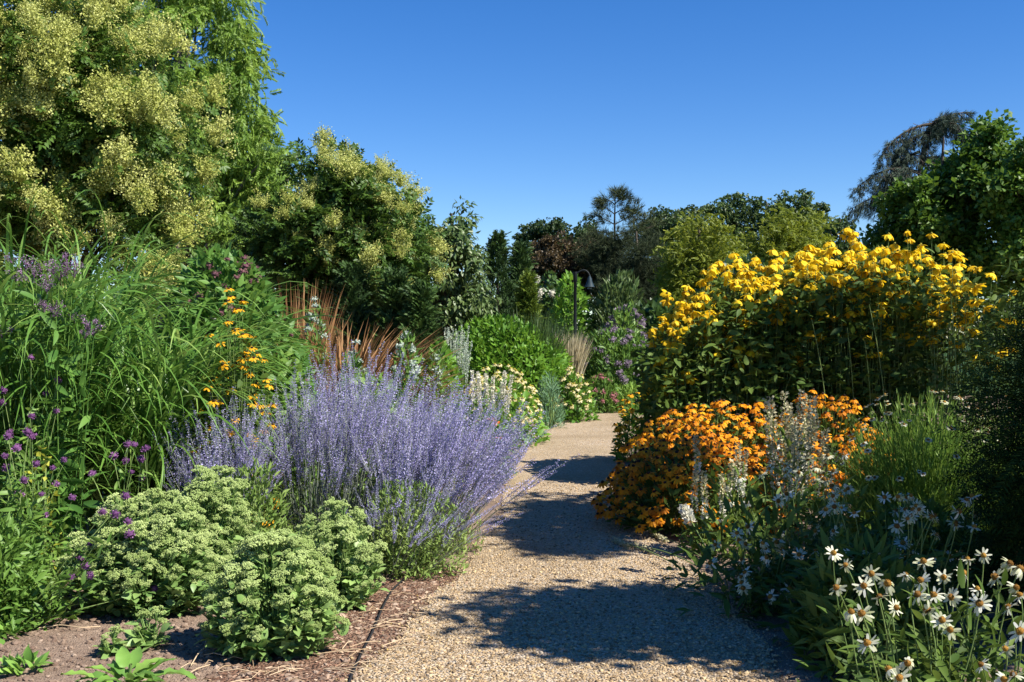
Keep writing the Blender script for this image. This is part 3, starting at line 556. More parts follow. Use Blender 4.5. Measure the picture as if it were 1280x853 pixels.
goldenrain("smaller goldenrain tree with scattered panicles in front of the gap in the trees", 420, 19,
           [(440, 260, 62, 50, 0, 1.2), (352, 305, 44, 40, 0, 1.0), (470, 310, 48, 55, 0, 1.1), (390, 320, 75, 55, 0, 1.3), (395, 215, 12, 26, 0, .3), (430, 222, 14, 22, 0, .3), (480, 355, 40, 45, 0, 1.0), (420, 370, 60, 40, .3, 1.0)], 330, 18, 62, .7, .52, .26)
far_tree("grey_leaved_tree", "small tree with drooping pale grey green leaves and pointed top", 565, 22.5, [(576, 285, 22, 30, 0, .5), (560, 330, 50, 46, 0, .9), (580, 365, 44, 36, 0, .8), (535, 300, 22, 26, 0, .5), (560, 400, 46, 26, 0, .8)],
         190, 'droopy', ls=8.5, lt='leaf', lpc=36, clump=15, group=None, fu=-.7, fo=.5, fr=.5)
def conifer(name, label, u, Y, vt, vb, w, mat, group):
    bx = gx(u, Y); h = zz(vt, Y); zb = max(0, zz(vb, Y)); root = thing(name, label, "conifer", (bx, Y, 0), group)
    n = 1100; t = U(0, 1, n) ** .8; r = w * Y / F * (1 - t * .85) * U(.55, 1.05, n) * (1 + .15 * np.sin(t * 22)); a = U(0, 6.28, n)
    p = np.stack([r * np.cos(a), r * np.sin(a), .1 + (h - .1) * t], -1); out = np.stack([np.cos(a), np.sin(a), .9 + 0 * a], -1)
    mb = MB(); leafy(mb, T_['feath'], p, nrm(out), .22, .6, .8, .3, nup=.2, r=clumpr(p, 30)); part("foliage", mb, M[mat], root)
    part("trunk", curve_tubes(np.array([[[0, 0, -.05], [0, 0, h * .5], [0, 0, h * .93]]]), np.array([[.07, .05, .015]]), 6), M['barkd'], root); return root
cg = "upright conifers behind the round green shrub"
conifer("column_conifer", "dark narrow conifer touching the grey leaved tree", 622, 27, 300, 400, 38, 'arbor', cg)
conifer("column_conifer", "dark conifer at the right end of the row", 650, 28, 312, 400, 36, 'arbor', cg)
conifer("column_conifer", "short golden green conifer in front of the dark ones", 660, 26, 350, 420, 28, 'arboryel', cg)
for k, (u, vt, lab) in enumerate(((440, 345, "low dark conifer below the smaller goldenrain tree"), (495, 352, "low dark conifer beside the grey leaved tree"), (525, 372, "lowest dark conifer behind the white spires"))):
    conifer("spreading_conifer", lab, u, 17.5 - k * .4, vt, 430, 46 - 6 * k, 'arbor', "low dark conifers")

# ------------------------------------------------------------------ garden lamp and far shrubs
Y = 36; lx_ = gx(719, Y); root = thing("garden_lamp", "dark lamp post with a bell shaped shade hung from its arm", "lamp post", (lx_, Y, 0))
zt = zz(340, Y); part("pole", curve_tubes(np.array([[[0, 0, 0], [0, 0, .5], [0, 0, .52], [0, 0, zt - .35], [0, 0, zt - .33], [0, 0, zt]]]), np.array([[.10, .09, .055, .05, .07, .07]]), 10), M['lamp'], root)
ax_ = gx(737, Y) - lx_
part("arm", curve_tubes(curve3(np.array([[0, 0, zt - .1]]), np.array([[ax_ * .7, 0, zt + .22]]), np.array([[ax_, 0, zt - .12]]), 10), .03, 6), M['lamp'], root)
prof = [(.02, .0), (.035, -.06), (.07, -.12), (.09, -.22), (.15, -.37), (.17, -.40)]; mb = MB()
V = [(r * math.cos(a) + ax_, r * math.sin(a), zt - .1 + z) for r, z in prof for a in np.arange(14) * 2 * math.pi / 14]
mb.add(V, Q=[(i * 14 + k, i * 14 + (k + 1) % 14, i * 14 + 14 + (k + 1) % 14, i * 14 + 14 + k) for i in range(5) for k in range(14)])
part("lamp_shade", mb, M['shade'], root)
mb = MB(); mb.scatter(t_cone(.08, .10, low=-.9, rings=6), np.array([[ax_, 0, zt - .48]]), np.eye(3)[None], 1.0); part("bulb_cover", mb, M['glass'], root)

def mound(name, label, cat, u, Y, vt, ru, ry, n, mat, lt, ls, group=None, fo=.7, fu=.5, fr=.6, shell=.35, lump=.2, X=None, extra=None, nup=.8, stems=25, smat='stem', h=None, low=0):
    """a leafy mound: foliage part and stem work; returns root and a sampler of its surface"""
    bx = gx(u, Y) if X is None else X; h = zz(vt, Y) if h is None else h; rx = ru * Y / F
    root = thing(name, label, cat, (bx, Y, 0), group)
    p, o = dome(n, rx, ry, h, shell, lump, low); mb = MB(); leafy(mb, T_[lt], p, o, ls, fo, fu, fr, nup=nup, r=clumpr(p))
    if stems:
        q = p[rng.choice(n, stems)] * .92; stems_to(q, q * [.35, .35, 0], mb, .006 + .0002 * Y, 1)
    part("foliage", mb, [M[mat], M[smat]], root)
    return root, rx, ry, h
def surf(n, rx, ry, h, front=.3, zmin=.35, lump=.12):                 # points on the upper, camera-facing shell
    d = rdir(n * 6); d[:, 2] = np.abs(d[:, 2]); d = d[(d[:, 1] < front) & (d[:, 2] > zmin)][:n]
    return d * lobes(d, 12, lump)[:, None] * [rx, ry, h], nrm(d / [rx, ry, h])

mound("round_shrub", "bright green rounded leafy shrub beside the bend of the path", "shrub", 632, 21.5, 402, 82, 1.1, 7500, 'green', 'leaf', .13, shell=.3)
mound("round_shrub", "lower lobe of bright green foliage sloping towards the pale grass", "shrub", 684, 22.5, 424, 36, .8, 2200, 'green', 'leaf', .13)
mound("willow_shrub", "narrow leaved upright shrub behind the lamp arm", "shrub", 772, 38, 352, 34, 1.0, 3000, 'droopy', 'lance', .30, fu=1.0, fo=.5, fr=.4)
mound("lamp_shrub", "fresh green shrub standing around the lamp post", "shrub", 712, 38, 345, 26, .8, 1600, 'green', 'leaf', .26)
r0, rx, ry, h = mound("hydrangea_shrub", "dark shrub with a few white flower heads under the bronze tree", "shrub", 686, 40, 358, 30, .9, 1400, 'dark', 'wide', .28)
def t_pom(n=46, sz=.5, flat=1.0):
    mb = MB(); d = rdir(n); mb.scatter(t_cone(.72, .72 * flat, low=-.8, rings=4, sides=6), np.zeros((1, 3)), np.eye(3)[None], 1.0, r=[.2]); mb.scatter(T_['wide'], d * [.75, .75, .75 * flat], frames(d + rng.normal(0, .5, (n, 3)), rdir(n)), U(.7, 1.2, n) * sz); return mb
pos = np.array([at(u, v, 39.2) - [gx(686, 40), 40, 0] for u, v in ((672, 372), (675, 365), (690, 367), (696, 371), (671, 349))])
spread("flower_head", "", [t_pom()], M['spire'], pos, upframes(np.tile(UP, (5, 1))), .14, r0)
for u, Y, vt, ru, m_, lab in ((835, 36, 385, 60, 'dark', "dark shrub under the conifer mass right of the asters"), (780, 44, 395, 60, 'wood', "dull green shrub filling the gap below the tall conifer"), (655, 46, 395, 40, 'dark', "dark shrub below the bronze tree at its left"),
                          (930, 30, 330, 90, 'dark', "dark hedge like shrub behind the tall yellow flowers"), (1090, 28, 345, 80, 'dark', "dark shrub beneath the sweetgum behind the yellow flowers")):
    mound("backdrop_shrub", lab, "shrub", u, Y, vt, ru, 1.6, 2600, m_, 'wide', .30, "dull shrubs behind the garden")
for u, Y, vt, ru, lab in ((40, 27, 340, 170, "dark shrub far behind the big goldenrain tree"), (240, 28, 345, 110, "dark shrub behind the trunks of the feathery tree"), (400, 26, 350, 90, "dark shrub behind the smaller goldenrain tree")):
    mound("backdrop_shrub", lab, "shrub", u, Y, vt, ru, 1.6, 2600, 'dark', 'wide', .30, "dull shrubs behind the garden")
# aster, meadow flowers and pink flowers beyond the bend
r0, rx, ry, h = mound("aster_clump", "large loose green clump dotted with dusky purple flowers", "plant", 773, 25, 412, 60, 1.3, 5000, 'weed', 'lance', .19, fu=.7)
p, o = surf(110, rx, ry, h, .6, .15); 
spread("flower_cluster", "flower_clusters", [t_pom(34, .55, .6) for _ in range(3)], M['aster'], p, upframes(o + UP), U(.04, .09, len(p)), r0)
r0, rx, ry, h = mound("aster_clump", "small purple flowered clump standing higher behind the large one", "plant", 782, 28.5, 388, 30, .8, 1600, 'weed', 'lance', .2, fu=.7)
p, o = surf(40, rx, ry, h, .6, .2); spread("flower_cluster", "", [t_pom(34, .55, .6)], M['aster'], p, upframes(o + UP), U(.08, .16, len(p)), r0)
r0, rx, ry, h = mound("pink_flower_plant", "low plant with small pink and red flowers at the far path edge", "plant", 752, 23.2, 468, 20, .4, 700, 'weed', 'lance', .13, fu=.8)
p, o = surf(14, rx, ry, h, .6, .3); spread("flower_head", "", [t_pom(20, .6, .5)], M['pink'], p, upframes(o + UP), U(.05, .08, len(p)), r0)
mound("edging_plant", "low green edging plants at the far bend of the path", "plant", 790, 23.5, 482, 34, .6, 1300, 'fine', 'lance', .12, fu=.8)
mound("blue_green_shrub", "small blue green shrub between the two cream flower clumps", "shrub", 688, 19.3, 472, 14, .35, 900, 'blueg', 'thread', .13, fu=1.0)

# ------------------------------------------------------------------ grasses
def grass(name, label, bx, by, n, h, rad, rout, w, mat, S=9, group=None, lean=(0, 0), droop=.35, hs=.25, stiff=0.0, cat="grass", partname="foliage"):
    root = thing(name, label, cat, (bx, by, 0), group)
    a = U(0, 6.283, n); r0_ = rad * np.sqrt(U(0, 1, n)); k = U(.25, 1, n)
    b = np.stack([r0_ * np.cos(a), r0_ * np.sin(a), 0 * a], -1); a2 = a + rng.normal(0, .5, n)
    out = np.stack([np.cos(a2), np.sin(a2), 0 * a], -1); hh_ = h * (1 - hs * U(0, 1, n) ** .7) * (1 - .25 * k * (1 - stiff))
    reach = rout * k; t = np.linspace(0, 1, S)[None, :, None]
    ln = np.array([lean[0], lean[1], 0]); pw = 2.2
    Pp = b[:, None] + (out * reach[:, None] + ln)[:, None] * t ** pw + UP * (hh_[:, None, None] * (t * (1 + droop) - droop * (1.0 + .9 * k[:, None, None] * (1 - stiff)) * t ** 3.2))
    Pp[..., 2] = np.maximum(Pp[..., 2], .02)
    sd = nrm(np.cross(out, UP) + rng.normal(0, .35, (n, 3)))[:, None] * np.ones((1, S, 1))
    prof = np.sin(np.pi * np.clip(np.linspace(.12, 1.0, S), 0, 1)) ** .6 + .04
    mb = strips(Pp, sd, w * U(.6, 1.2, (n, 1)) * prof[None], r=U(0, 1, n)); part(partname, mb, M[mat], root); return root, Pp
gg = "tall arching grass clumps on the left"
def cane_grass(label, bx, by, nc, per, h, rad, spread_, leafl, w, lean=(0, 0)):
    """canes with long strap leaves leaving them all the way up"""
    root = thing("silver_grass", label, "grass", (bx, by, 0), gg); n = nc * per; a = U(0, 6.283, nc); k = np.sqrt(U(0, 1, nc))
    b0 = np.stack([rad * k * np.cos(a), rad * k * np.sin(a), 0 * a], -1); hz = h * U(.72, 1, nc); tip = b0 + np.stack([spread_ * k * np.cos(a) + lean[0] * hz, spread_ * k * np.sin(a) + lean[1] * hz, hz], -1)
    mid = b0 * .4 + tip * .6 * [.7, .7, 1]; c = curve3(b0, mid, tip, 12); mb = MB(); curve_tubes(c, np.linspace(.005, .002, 12)[None], 3, mb, r=U(.1, .5, nc))
    i = np.repeat(np.arange(nc), per); t = np.tile(np.linspace(.12, .97, per), nc) + rng.normal(0, .04, n); j = np.clip(t * 11, 0, 10.99).astype(int); f = (t * 11 - j)[:, None]
    p0 = c[i, j] * (1 - f) + c[i, np.minimum(j + 1, 11)] * f; az = a[i] + rng.normal(0, .85, n); out = np.stack([np.cos(az), np.sin(az), 0 * az], -1)
    L = leafl * U(.65, 1.15, n); S = 11; u = np.linspace(0, 1, S); e0 = U(1.0, 1.42, n); e1 = U(-1.45, -.3, n)
    el = e0[:, None] + (e1 - e0)[:, None] * (u[None] ** U(1.0, 1.8, (n, 1))); ds = L[:, None] / (S - 1)
    hx = np.concatenate([np.zeros((n, 1)), np.cumsum(np.cos(el[:, :-1]) * ds, 1)], 1); vz = np.concatenate([np.zeros((n, 1)), np.cumsum(np.sin(el[:, :-1]) * ds, 1)], 1)
    drift = nrm(np.cross(out, UP))[:, None] * (U(-.25, .25, n)[:, None, None] * (u ** 2)[None, :, None] * L[:, None, None])
    Pp = p0[:, None] + out[:, None] * hx[..., None] + UP * vz[..., None] + drift; Pp[..., 2] = np.maximum(Pp[..., 2], .02)
    sd = nrm(np.cross(out, UP) + rng.normal(0, .3, (n, 3)))[:, None] * np.ones((1, S, 1)); prof_ = np.minimum(1, u * 6 + .45) * (1 - u ** 3) + .03
    strips(Pp, sd, w * U(.6, 1.25, (n, 1)) * prof_[None], mb, r=np.clip(rng.normal(.45, .3, n), 0, 1)); part("foliage", mb, M['misc'], root)
cane_grass("wide fountain of arching striped grass blades beside the lavender blue sage", gx(168, 8.5), 8.5, 135, 10, 1.36, .38, .42, 1.30, .0115, lean=(.06, -.05))
cane_grass("taller arching grass clump at the left edge of the photo", gx(35, 8.0), 8.0, 85, 10, 1.75, .36, .40, 1.30, .0115)
cane_grass("grass clump with its blade tips below the goldenrain panicles", gx(75, 9.9), 9.9, 85, 12, 2.25, .40, .5, 1.0, .0105)
rg = "rusty brown feather grasses"
grass("feather_grass", "stiff upright rusty grass with needle like plumes beside the leafy joe pye mass", gx(376, 12.6), 12.6, 420, zz(338, 12.6), .22, .45, .010, 'rust', group=rg, stiff=.9, droop=.05, hs=.35)
grass("feather_grass", "spreading rust brown grass clump behind the blue sage", gx(432, 12.0), 12.0, 800, zz(384, 12.0), .34, .95, .009, 'rust', group=rg, stiff=.7, droop=.12, hs=.35, lean=(.15, 0))
grass("feather_grass", "lower tan brown grass spilling right of the spreading clump", gx(480, 12.2), 12.2, 420, zz(425, 12.2), .25, .85, .009, 'rust', group=rg, stiff=.5, droop=.25, lean=(.15, 0))
grass("pale_grass", "fine pale straw coloured grass tuft right of the round shrub", gx(712, 23.5), 23.5, 700, zz(408, 23.5), .22, .42, .010, 'tan', stiff=.8, droop=.1)
grass("blue_oat_grass", "hazy grey green grass behind the pale straw tuft", gx(694, 25), 25, 700, zz(392, 25), .5, .7, .012, 'droopy', stiff=.6, droop=.1)
grass("fine_grass", "dull green fine grass haze on top of the round shrub", gx(655, 22), 22, 700, zz(376, 22), .6, .6, .010, 'droopy', stiff=.7, droop=.1)

def t_spike(mcol=0, n=26, w=.05, fl=.03, taper=.7, lo=0.0, per=5, two=None, thick=.006):
    """upright flower spike of length 1 along +Z"""
    mb = MB(); z = np.repeat(np.linspace(lo + .03, 1, n), per); a = U(0, 6.283, len(z)); rr = w * (1 - taper * (z - lo) / (1 - lo)) * U(.6, 1.2, len(z))
    p = np.stack([rr * np.cos(a) * .6, rr * np.sin(a) * .6, z + rng.normal(0, .008, len(z))], -1); d = np.stack([np.cos(a), np.sin(a), U(-.1, .9, len(z))], -1)
    mm = np.full(len(z), mcol)
    if two is not None: mm[z > two[0]] = two[1]
    for k in np.unique(mm):
        i = mm == k; mb.scatter(T_['wide'], p[i], frames(d[i], rdir(i.sum())), fl * U(.7, 1.3, i.sum()), m=int(k))
    curve_tubes(np.array([[[0, 0, 0], [0.004, 0.003, .5], [0, 0, .99]]]), np.array([[thick, thick * .8, thick * .4]]), 3, mb, m=2); return mb

# ------------------------------------------------------------------ white spires, mountain mint, joe pye, yellow daisies
def spire_plant(name, label, u, Y, vt, n, ru, group=None, lean=0.0, mats=('spire', 'spire', 'stem'), L=.75, two=None, fol='weed', flh=.5, cat="plant", w=.03, flz=.05, X=None, ry=.3, ht=None, hv=.3):
    bx = gx(u, Y) if X is None else X; h = zz(vt, Y) if ht is None else ht; rx = ru * Y / F; root = thing(name, label, cat, (bx, Y, 0), group)
    a = U(0, 6.283, n); k = np.sqrt(U(0, 1, n)); hz = h * U(1 - hv, 1, n)
    tip = np.stack([rx * k * np.cos(a) + lean * hz * .3, ry * k * np.sin(a), hz], -1); base = tip * [.7, .7, 0]
    ax = nrm(tip - base + rng.normal(0, .05, (n, 3))); p0 = tip - ax * L
    spread("flower_spike", "flower_spikes", [t_spike(0, 30, w / L * 1.0, flz / L, .6, 0, 5, two) for _ in range(3)], [M[m] for m in mats], p0, upframes(ax), L, root, K=60)
    mb = MB(); stems_to(p0, base, mb, .004, 1, bend=.1); p, o = dome(500, rx * 1.05, ry * 1.1, h * flh * 1.5, .6, .1)
    leafy(mb, T_['lance6'], p, o, .10, .8, .5, .5); part("foliage", mb, [M[fol], M['stem']], root); return root
spire_plant("white_spire_plant", "clump of stiff white flower spires beside the round green shrub", 560, 17, 405, 40, 22, lean=.25, L=.5, w=.010, flz=.020, mats=('mint', 'mint', 'stem'))
spire_plant("white_spire_plant", "few thin white spires among the cream coneflowers", 612, 14.8, 462, 16, 30, L=.4, w=.02, flz=.03)
def mint(label, u, Y, vt, ru, n, K=40):
    root, rx, ry, h = mound("mountain_mint", label, "plant", u, Y, vt, ru, .35, 700, 'weed', 'lance', .10, "grey white mint plants behind the blue sage", fu=.9)
    p, o = surf(n, rx * 1.05, ry, h * 1.02, .9, .3); spread("flower_head", "flower_heads", [t_pom(26, .6, .5) for _ in range(2)], M['mint'], p, upframes(o * .4 + UP), U(.028, .05, len(p)), root, K=K); return root
mint("silvery white flowered mint in front of the stiff rusty grass", 395, 11.8, 378, 18, 46)
mint("small mint clump before the spreading rust grass", 440, 11.0, 440, 20, 22)
mint("pale mint stems rising above the middle of the blue sage", 508, 11.2, 418, 20, 40)
mint("grey mint tips at the right rim of the blue sage", 545, 12.2, 440, 14, 22)
r0, rx, ry, h = mound("joe_pye_weed", "rounded mass of leafy joe pye stems behind the arching grass", "plant", 288, 9.9, 320, 104, .9, 8500, 'joe', 'l6', .105, fu=.1, fr=.5, shell=.35, lump=.12, stems=50)
p, o = surf(60, rx, ry, h, .6, .35); spread("flower_head", "flower_heads", [t_pom(30, .5, .6) for _ in range(2)], M['verbs'], p, upframes(o + UP), U(.025, .045, len(p)), r0, K=60)
mound("leafy_clump", "grey green leafy growth between joe pye mass and blue sage", "plant", 350, 9.8, 455, 40, .45, 1300, 'weed', 'l6', .11, fu=.4)
mound("leafy_clump", "dark leafy growth between the rust grasses and the blue sage", "plant", 460, 10.4, 472, 60, .4, 1300, 'weed', 'l6', .10, fu=.4)
mound("leafy_clump", "green leafy clump under the white spires", "plant", 548, 15.4, 432, 30, .5, 1100, 'green', 'l6', .12, fu=.5)
def purple_joe(label, pts, Y, size):
    bx = gx(np.mean([q[0] for q in pts]), Y); root = thing("purple_joe_pye", label, "plant", (bx, Y, 0), "purple topped stems among the arching grass")
    pos = np.array([at(u, v, Y + U(-.2, .2)) - [bx, Y, 0] for u, v in pts])
    spread("flower_cluster", "", [t_fuzz() for _ in range(4)], M['joef'], pos, upframes(np.tile(UP, (len(pos), 1)) + rng.normal(0, .2, (len(pos), 3))), size * U(.7, 1.2, len(pos)), root)
    mb = MB(); base = pos * [.5, .5, 0]; stems_to(pos, base, mb, .004, 0, bend=.6); k = rng.integers(0, len(pos), 140); t = U(.25, .95, 140)[:, None]
    p = base[k] * (1 - t) + pos[k] * t; leafy(mb, T_['lance6'], p, rdir(140) * [1, 1, .2], .15, 1, .2, .3); part("foliage", mb, [M['joe'], M['stem']], root)
purple_joe("upper group of dusky purple flower clusters above the grass", [(16, 325), (20, 345), (33, 330), (45, 340), (52, 352), (66, 335), (74, 342), (86, 330), (92, 338), (60, 360)], 7.3, .060)
purple_joe("lower group of faded purple clusters in the middle of the grass", [(52, 385), (62, 395), (70, 388), (95, 398), (112, 405), (118, 412), (105, 418), (5, 415)], 7.2, .056)
def daisies(name, label, cat, bx, by, rx, ry, h, n, pet, cone, size, lt='l6', ls=.10, nl=500, mats=('yel', 'yelc'), fol='rudl', K=100, npet=11, droop=.5, facing=(0, -.35, 1), group=None, zlo=.5, front=.7, fr=.35, smooth=True, stemK=0):
    root = thing(name, label, cat, (bx, by, 0), group); 
    d = rdir(n * 8); d[:, 2] = np.abs(d[:, 2]); d = d[(d[:, 1] < front) & (d[:, 2] > zlo * .6)][:n]
    p = d * lobes(d, 16, .2)[:, None] * [rx, ry, h] * (1.06 - .30 * U(0, 1, len(d)) ** 1.7)[:, None]
    ax = nrm(np.array(facing) + d * .45 + rng.normal(0, fr, (len(d), 3)) * .6)
    ps = [t_petals(npet, pet, pet * .21, cone * .5, droop) for _ in range(5)]; cs_ = [t_cone(cone, cone * 1.1) for _ in range(5)]
    spread("flower", "flowers", ps, M[mats[0]], p, upframes(ax), size * U(.82, 1.15, len(p)), root, K=K, subs=[("cone", cs_, M[mats[1]])])
    mb = MB(); base = p * [.55, .55, 0] + rng.normal(0, .04, (len(p), 3)) * [1, 1, 0]; stems_to(p - ax * .006, base, mb, .0028, 1, bend=.5)
    q, o = dome(nl, rx * .93, ry * .93, h * .88, .5, .12); leafy(mb, T_[lt], q, o, ls, .8, .3, .6); part("foliage", mb, [M[fol], M['stem']], root); return root
daisies("yellow_daisy", "upright yellow daisy like flowers between arching grass and blue sage", "plant", gx(300, 8.3), 8.3, .30, .3, zz(390, 8.3), 90, .042, .012, 1.0, nl=200, mats=('gold', 'orac'), droop=.35, npet=9, zlo=.2, K=100)
# cream coneflowers on the far left of the path
cg_ = "cream coneflower clumps along the left path edge"
daisies("cream_coneflower", "larger cream coneflower clump along the left edge of the path", "plant", gx(624, 16.8), 16.8, .72, 1.5, 1.08, 140, .046, .022, 1.0, nl=1400, ls=.13, mats=('cream', 'yelc'), fol='green', droop=.55, K=100, group=cg_)
daisies("cream_coneflower", "smaller cream coneflower clump nearer the bend of the path", "plant", gx(714, 21), 21, .42, .6, 1.0, 80, .06, .022, 1.0, nl=800, ls=.13, mats=('cream', 'yelc'), fol='green', droop=.55, group=cg_)
daisies("orange_daylily", "small clump of red orange flowers behind the right tip of the sage", "plant", gx(612, 12.3), 12.3, .22, .3, .80, 16, .045, .01, 1.0, nl=350, ls=.15, lt='lance6', mats=('redor', 'orac'), fol='green', droop=-.1, npet=6)

# ------------------------------------------------------------------ blue sage
def t_sagespike():
    mb = MB(); n = 22; z = np.repeat(np.linspace(.05, 1, n), 5); a = U(0, 6.283, len(z)); rr = .028 * (1.05 - .75 * z) * U(.6, 1.2, len(z))
    p = np.stack([rr * np.cos(a), rr * np.sin(a), z + rng.normal(0, .006, len(z))], -1); d = np.stack([np.cos(a), np.sin(a), U(.1, .9, len(z))], -1)
    mb.scatter(T_['wide'], p, frames(d, rdir(len(z))), .030 * (1.15 - .5 * z) * U(.7, 1.3, len(z)), m=0)
    curve_tubes(np.array([[[0, 0, 0], [0.006, 0.004, .5], [0, 0, 1.0]]]), np.array([[.006, .005, .003]]), 3, mb, m=1); return mb
SAGE_T = [t_sagespike() for _ in range(4)]
def sage(label, bx, by, n, rx, ry, h, lean=(0, 0), tiltx=.55, hv=.35, K=100, foln=2600, folh=.62, side=3):
    root = thing("blue_sage", label, "plant", (bx, by, 0), "blue sage plants beside the path")
    a = U(0, 6.283, n); k = np.sqrt(U(0, 1, n)); o = np.stack([k * np.cos(a), k * np.sin(a), 0 * a], -1)
    base = o * [rx * .55, ry * .6, 0]; hz = h * (1 - hv * U(0, 1, n)) * (1 - .36 * k ** 2)
    tip = base + np.stack([o[:, 0] * rx * tiltx + lean[0] + rng.normal(0, .08, n), o[:, 1] * ry * tiltx + lean[1] + rng.normal(0, .08, n), hz], -1)
    mid = base * .6 + tip * .4; mid[:, 2] += .12 * hz; c = curve3(base, mid, tip, 12)
    mb = MB(); curve_tubes(c, np.linspace(.0035, .0016, 12)[None], 3, mb, m=1, r=U(0, 1, n))
    pos, ax, ln = [], [], []
    ta = nrm(c[:, 11] - c[:, 8]); L = U(.30, .46, n) * min(1, h); pos.append(tip - ta * .02); ax.append(ta + rng.normal(0, .13, (n, 3))); ln.append(L)
    for j in range(side):
        i = 11 - rng.integers(1, 4, n); q = c[np.arange(n), i]; t_ = nrm(c[np.arange(n), i] - c[np.arange(n), i - 1]); r_ = rdir(n) * [1, 1, .15]
        pos.append(q); ax.append(t_ + r_ * .42); ln.append(U(.16, .30, n) * min(1, h))
    pos, ax, ln = np.concatenate(pos), nrm(np.concatenate(ax)), np.concatenate(ln)
    spread("flower_spike", "flower_spikes", SAGE_T, [M['sagef'], M['sagest']], pos, upframes(ax), ln, root, K=K, score=-pos[:, 1] * 1.2 + pos[:, 2] + U(-.5, .5, len(pos)))
    p, out = dome(foln, rx * .95, ry * .95, h * folh, .75, .15); p[:, :2] += np.array(lean) * .35 * (p[:, 2:3] / h)
    leafy(mb, T_['lance'], p, out, .048, .6, .6, .6, r=clumpr(p)); part("foliage", mb, [M['sagel'], M['sagest']], root); return root
sage("largest blue sage filling the middle of the left bed", -1.32, 8.6, 360, .84, .65, 1.22, lean=(.14, 0), tiltx=.35)
sage("blue sage leaning right so that its spikes hang over the path", -.68, 8.2, 280, .50, .6, .98, lean=(.22, -.1), tiltx=.42)
sage("smaller blue sage in front of the arching grass", -2.12, 8.0, 110, .34, .3, .98, lean=(.0, 0), tiltx=.4)
sage("low blue sage with sparse spikes over green leaves at the mulch edge", -.74, 7.4, 50, .40, .30, .62, lean=(.16, -.08), foln=4200, folh=.95)
mound("leafy_clump", "bright green small leaved growth between the sedums and the blue sage", "plant", 315, 7.35, 0, 48, .25, 1500, 'sagel', 'lance', .06, h=.72, fu=.9)

# ------------------------------------------------------------------ sedums
def t_corymb():
    mb = MB(); nsub = 13; d = rdir(nsub * 3); d[:, 2] = np.abs(d[:, 2]); d = d[:nsub]
    c = d * [.44, .44, .34] * U(.6, 1.15, (nsub, 1)); ii = np.repeat(np.arange(nsub), 20); q = rdir(len(ii)); q[:, 2] = np.abs(q[:, 2])
    p = c[ii] + q * [.15, .15, .13]; mb.scatter(T_['oct'], p, upframes(q), U(.030, .048, len(ii)), r=U(.15, .85, len(ii)))
    curve_tubes(np.stack([np.tile([[0, 0, -.45]], (nsub, 1)), c * [.5, .5, 0] + [0, 0, -.12], c], 1), .022, 3, mb, m=1, r=.4); return mb
COR = [t_corymb() for _ in range(5)]
def sedum(label, bx, by, rx, ry, h, nh, nl, hs=.080, K=100, low=.24, group="pale green sedum mounds on the bare soil"):
    root = thing("sedum", label, "plant", (bx, by, 0), group)
    d = rdir(nh * 8); d = d[(d[:, 2] > low)]; d = d[:nh]; r = lobes(d, 14, .2) * U(.82, 1.05, len(d))
    p = d * r[:, None] * [rx, ry, h]; ax = nrm(d * .55 + UP * .9 + rng.normal(0, .22, (len(d), 3))); s = hs * U(.5, 1.35, len(p)) * np.clip(.55 + .6 * d[:, 2], .5, 1.1)
    spread("flower_head", "flower_heads", COR, [M['sedh'], M['sedl']], p, upframes(ax), s, root, K=K, smooth=False, score=-p[:, 1] + .8 * p[:, 2])
    mb = MB(); base = p * [.35, .35, 0]; stems_to(p - ax * s[:, None] * .4, base, mb, .0045, 0, bend=.5)
    k = rng.integers(0, len(p), nl); t = U(.1, .97, nl)[:, None]; q = base[k] * (1 - t) + p[k] * t; q[:, :2] = base[k][:, :2] * (1 - t ** .6) + p[k][:, :2] * t ** .6
    q[:, 2] = np.maximum(q[:, 2] - .03, .02); o = rdir(nl) * [1, 1, .3]; q += o * .012
    leafy(mb, T_['l6b'], q, nrm(o + d[k] * .4), .062, 1.0, .35, .3, nr=.3, r=clumpr(q)); part("foliage", mb, M['sedl'], root); return root
def ub(u, Y): return gx(u, Y)
sedum("rounded pale sedum standing foremost with its leaves touching the mulch", ub(345, 5.62), 5.62, .37, .34, .60, 240, 2600)
sedum("broad pale sedum at the left behind the seedling", ub(182, 6.4), 6.4, .50, .38, .68, 330, 2800)
sedum("sedum mound rising highest just in front of the arching grass", ub(262, 6.9), 6.9, .30, .28, .76, 180, 1100)
sedum("greener sedum tucked between the foremost sedum and the blue sage", ub(418, 6.55), 6.55, .32, .28, .58, 170, 1300, hs=.075)
sedum("small young sedum sprawling at the foot of the broad one", ub(188, 5.65), 5.65, .10, .08, .20, 14, 120, hs=.06)
sedum("tiny yellow green sedum seedling alone on the soil", ub(141, 5.52), 5.52, .07, .06, .15, 7, 50, hs=.05)

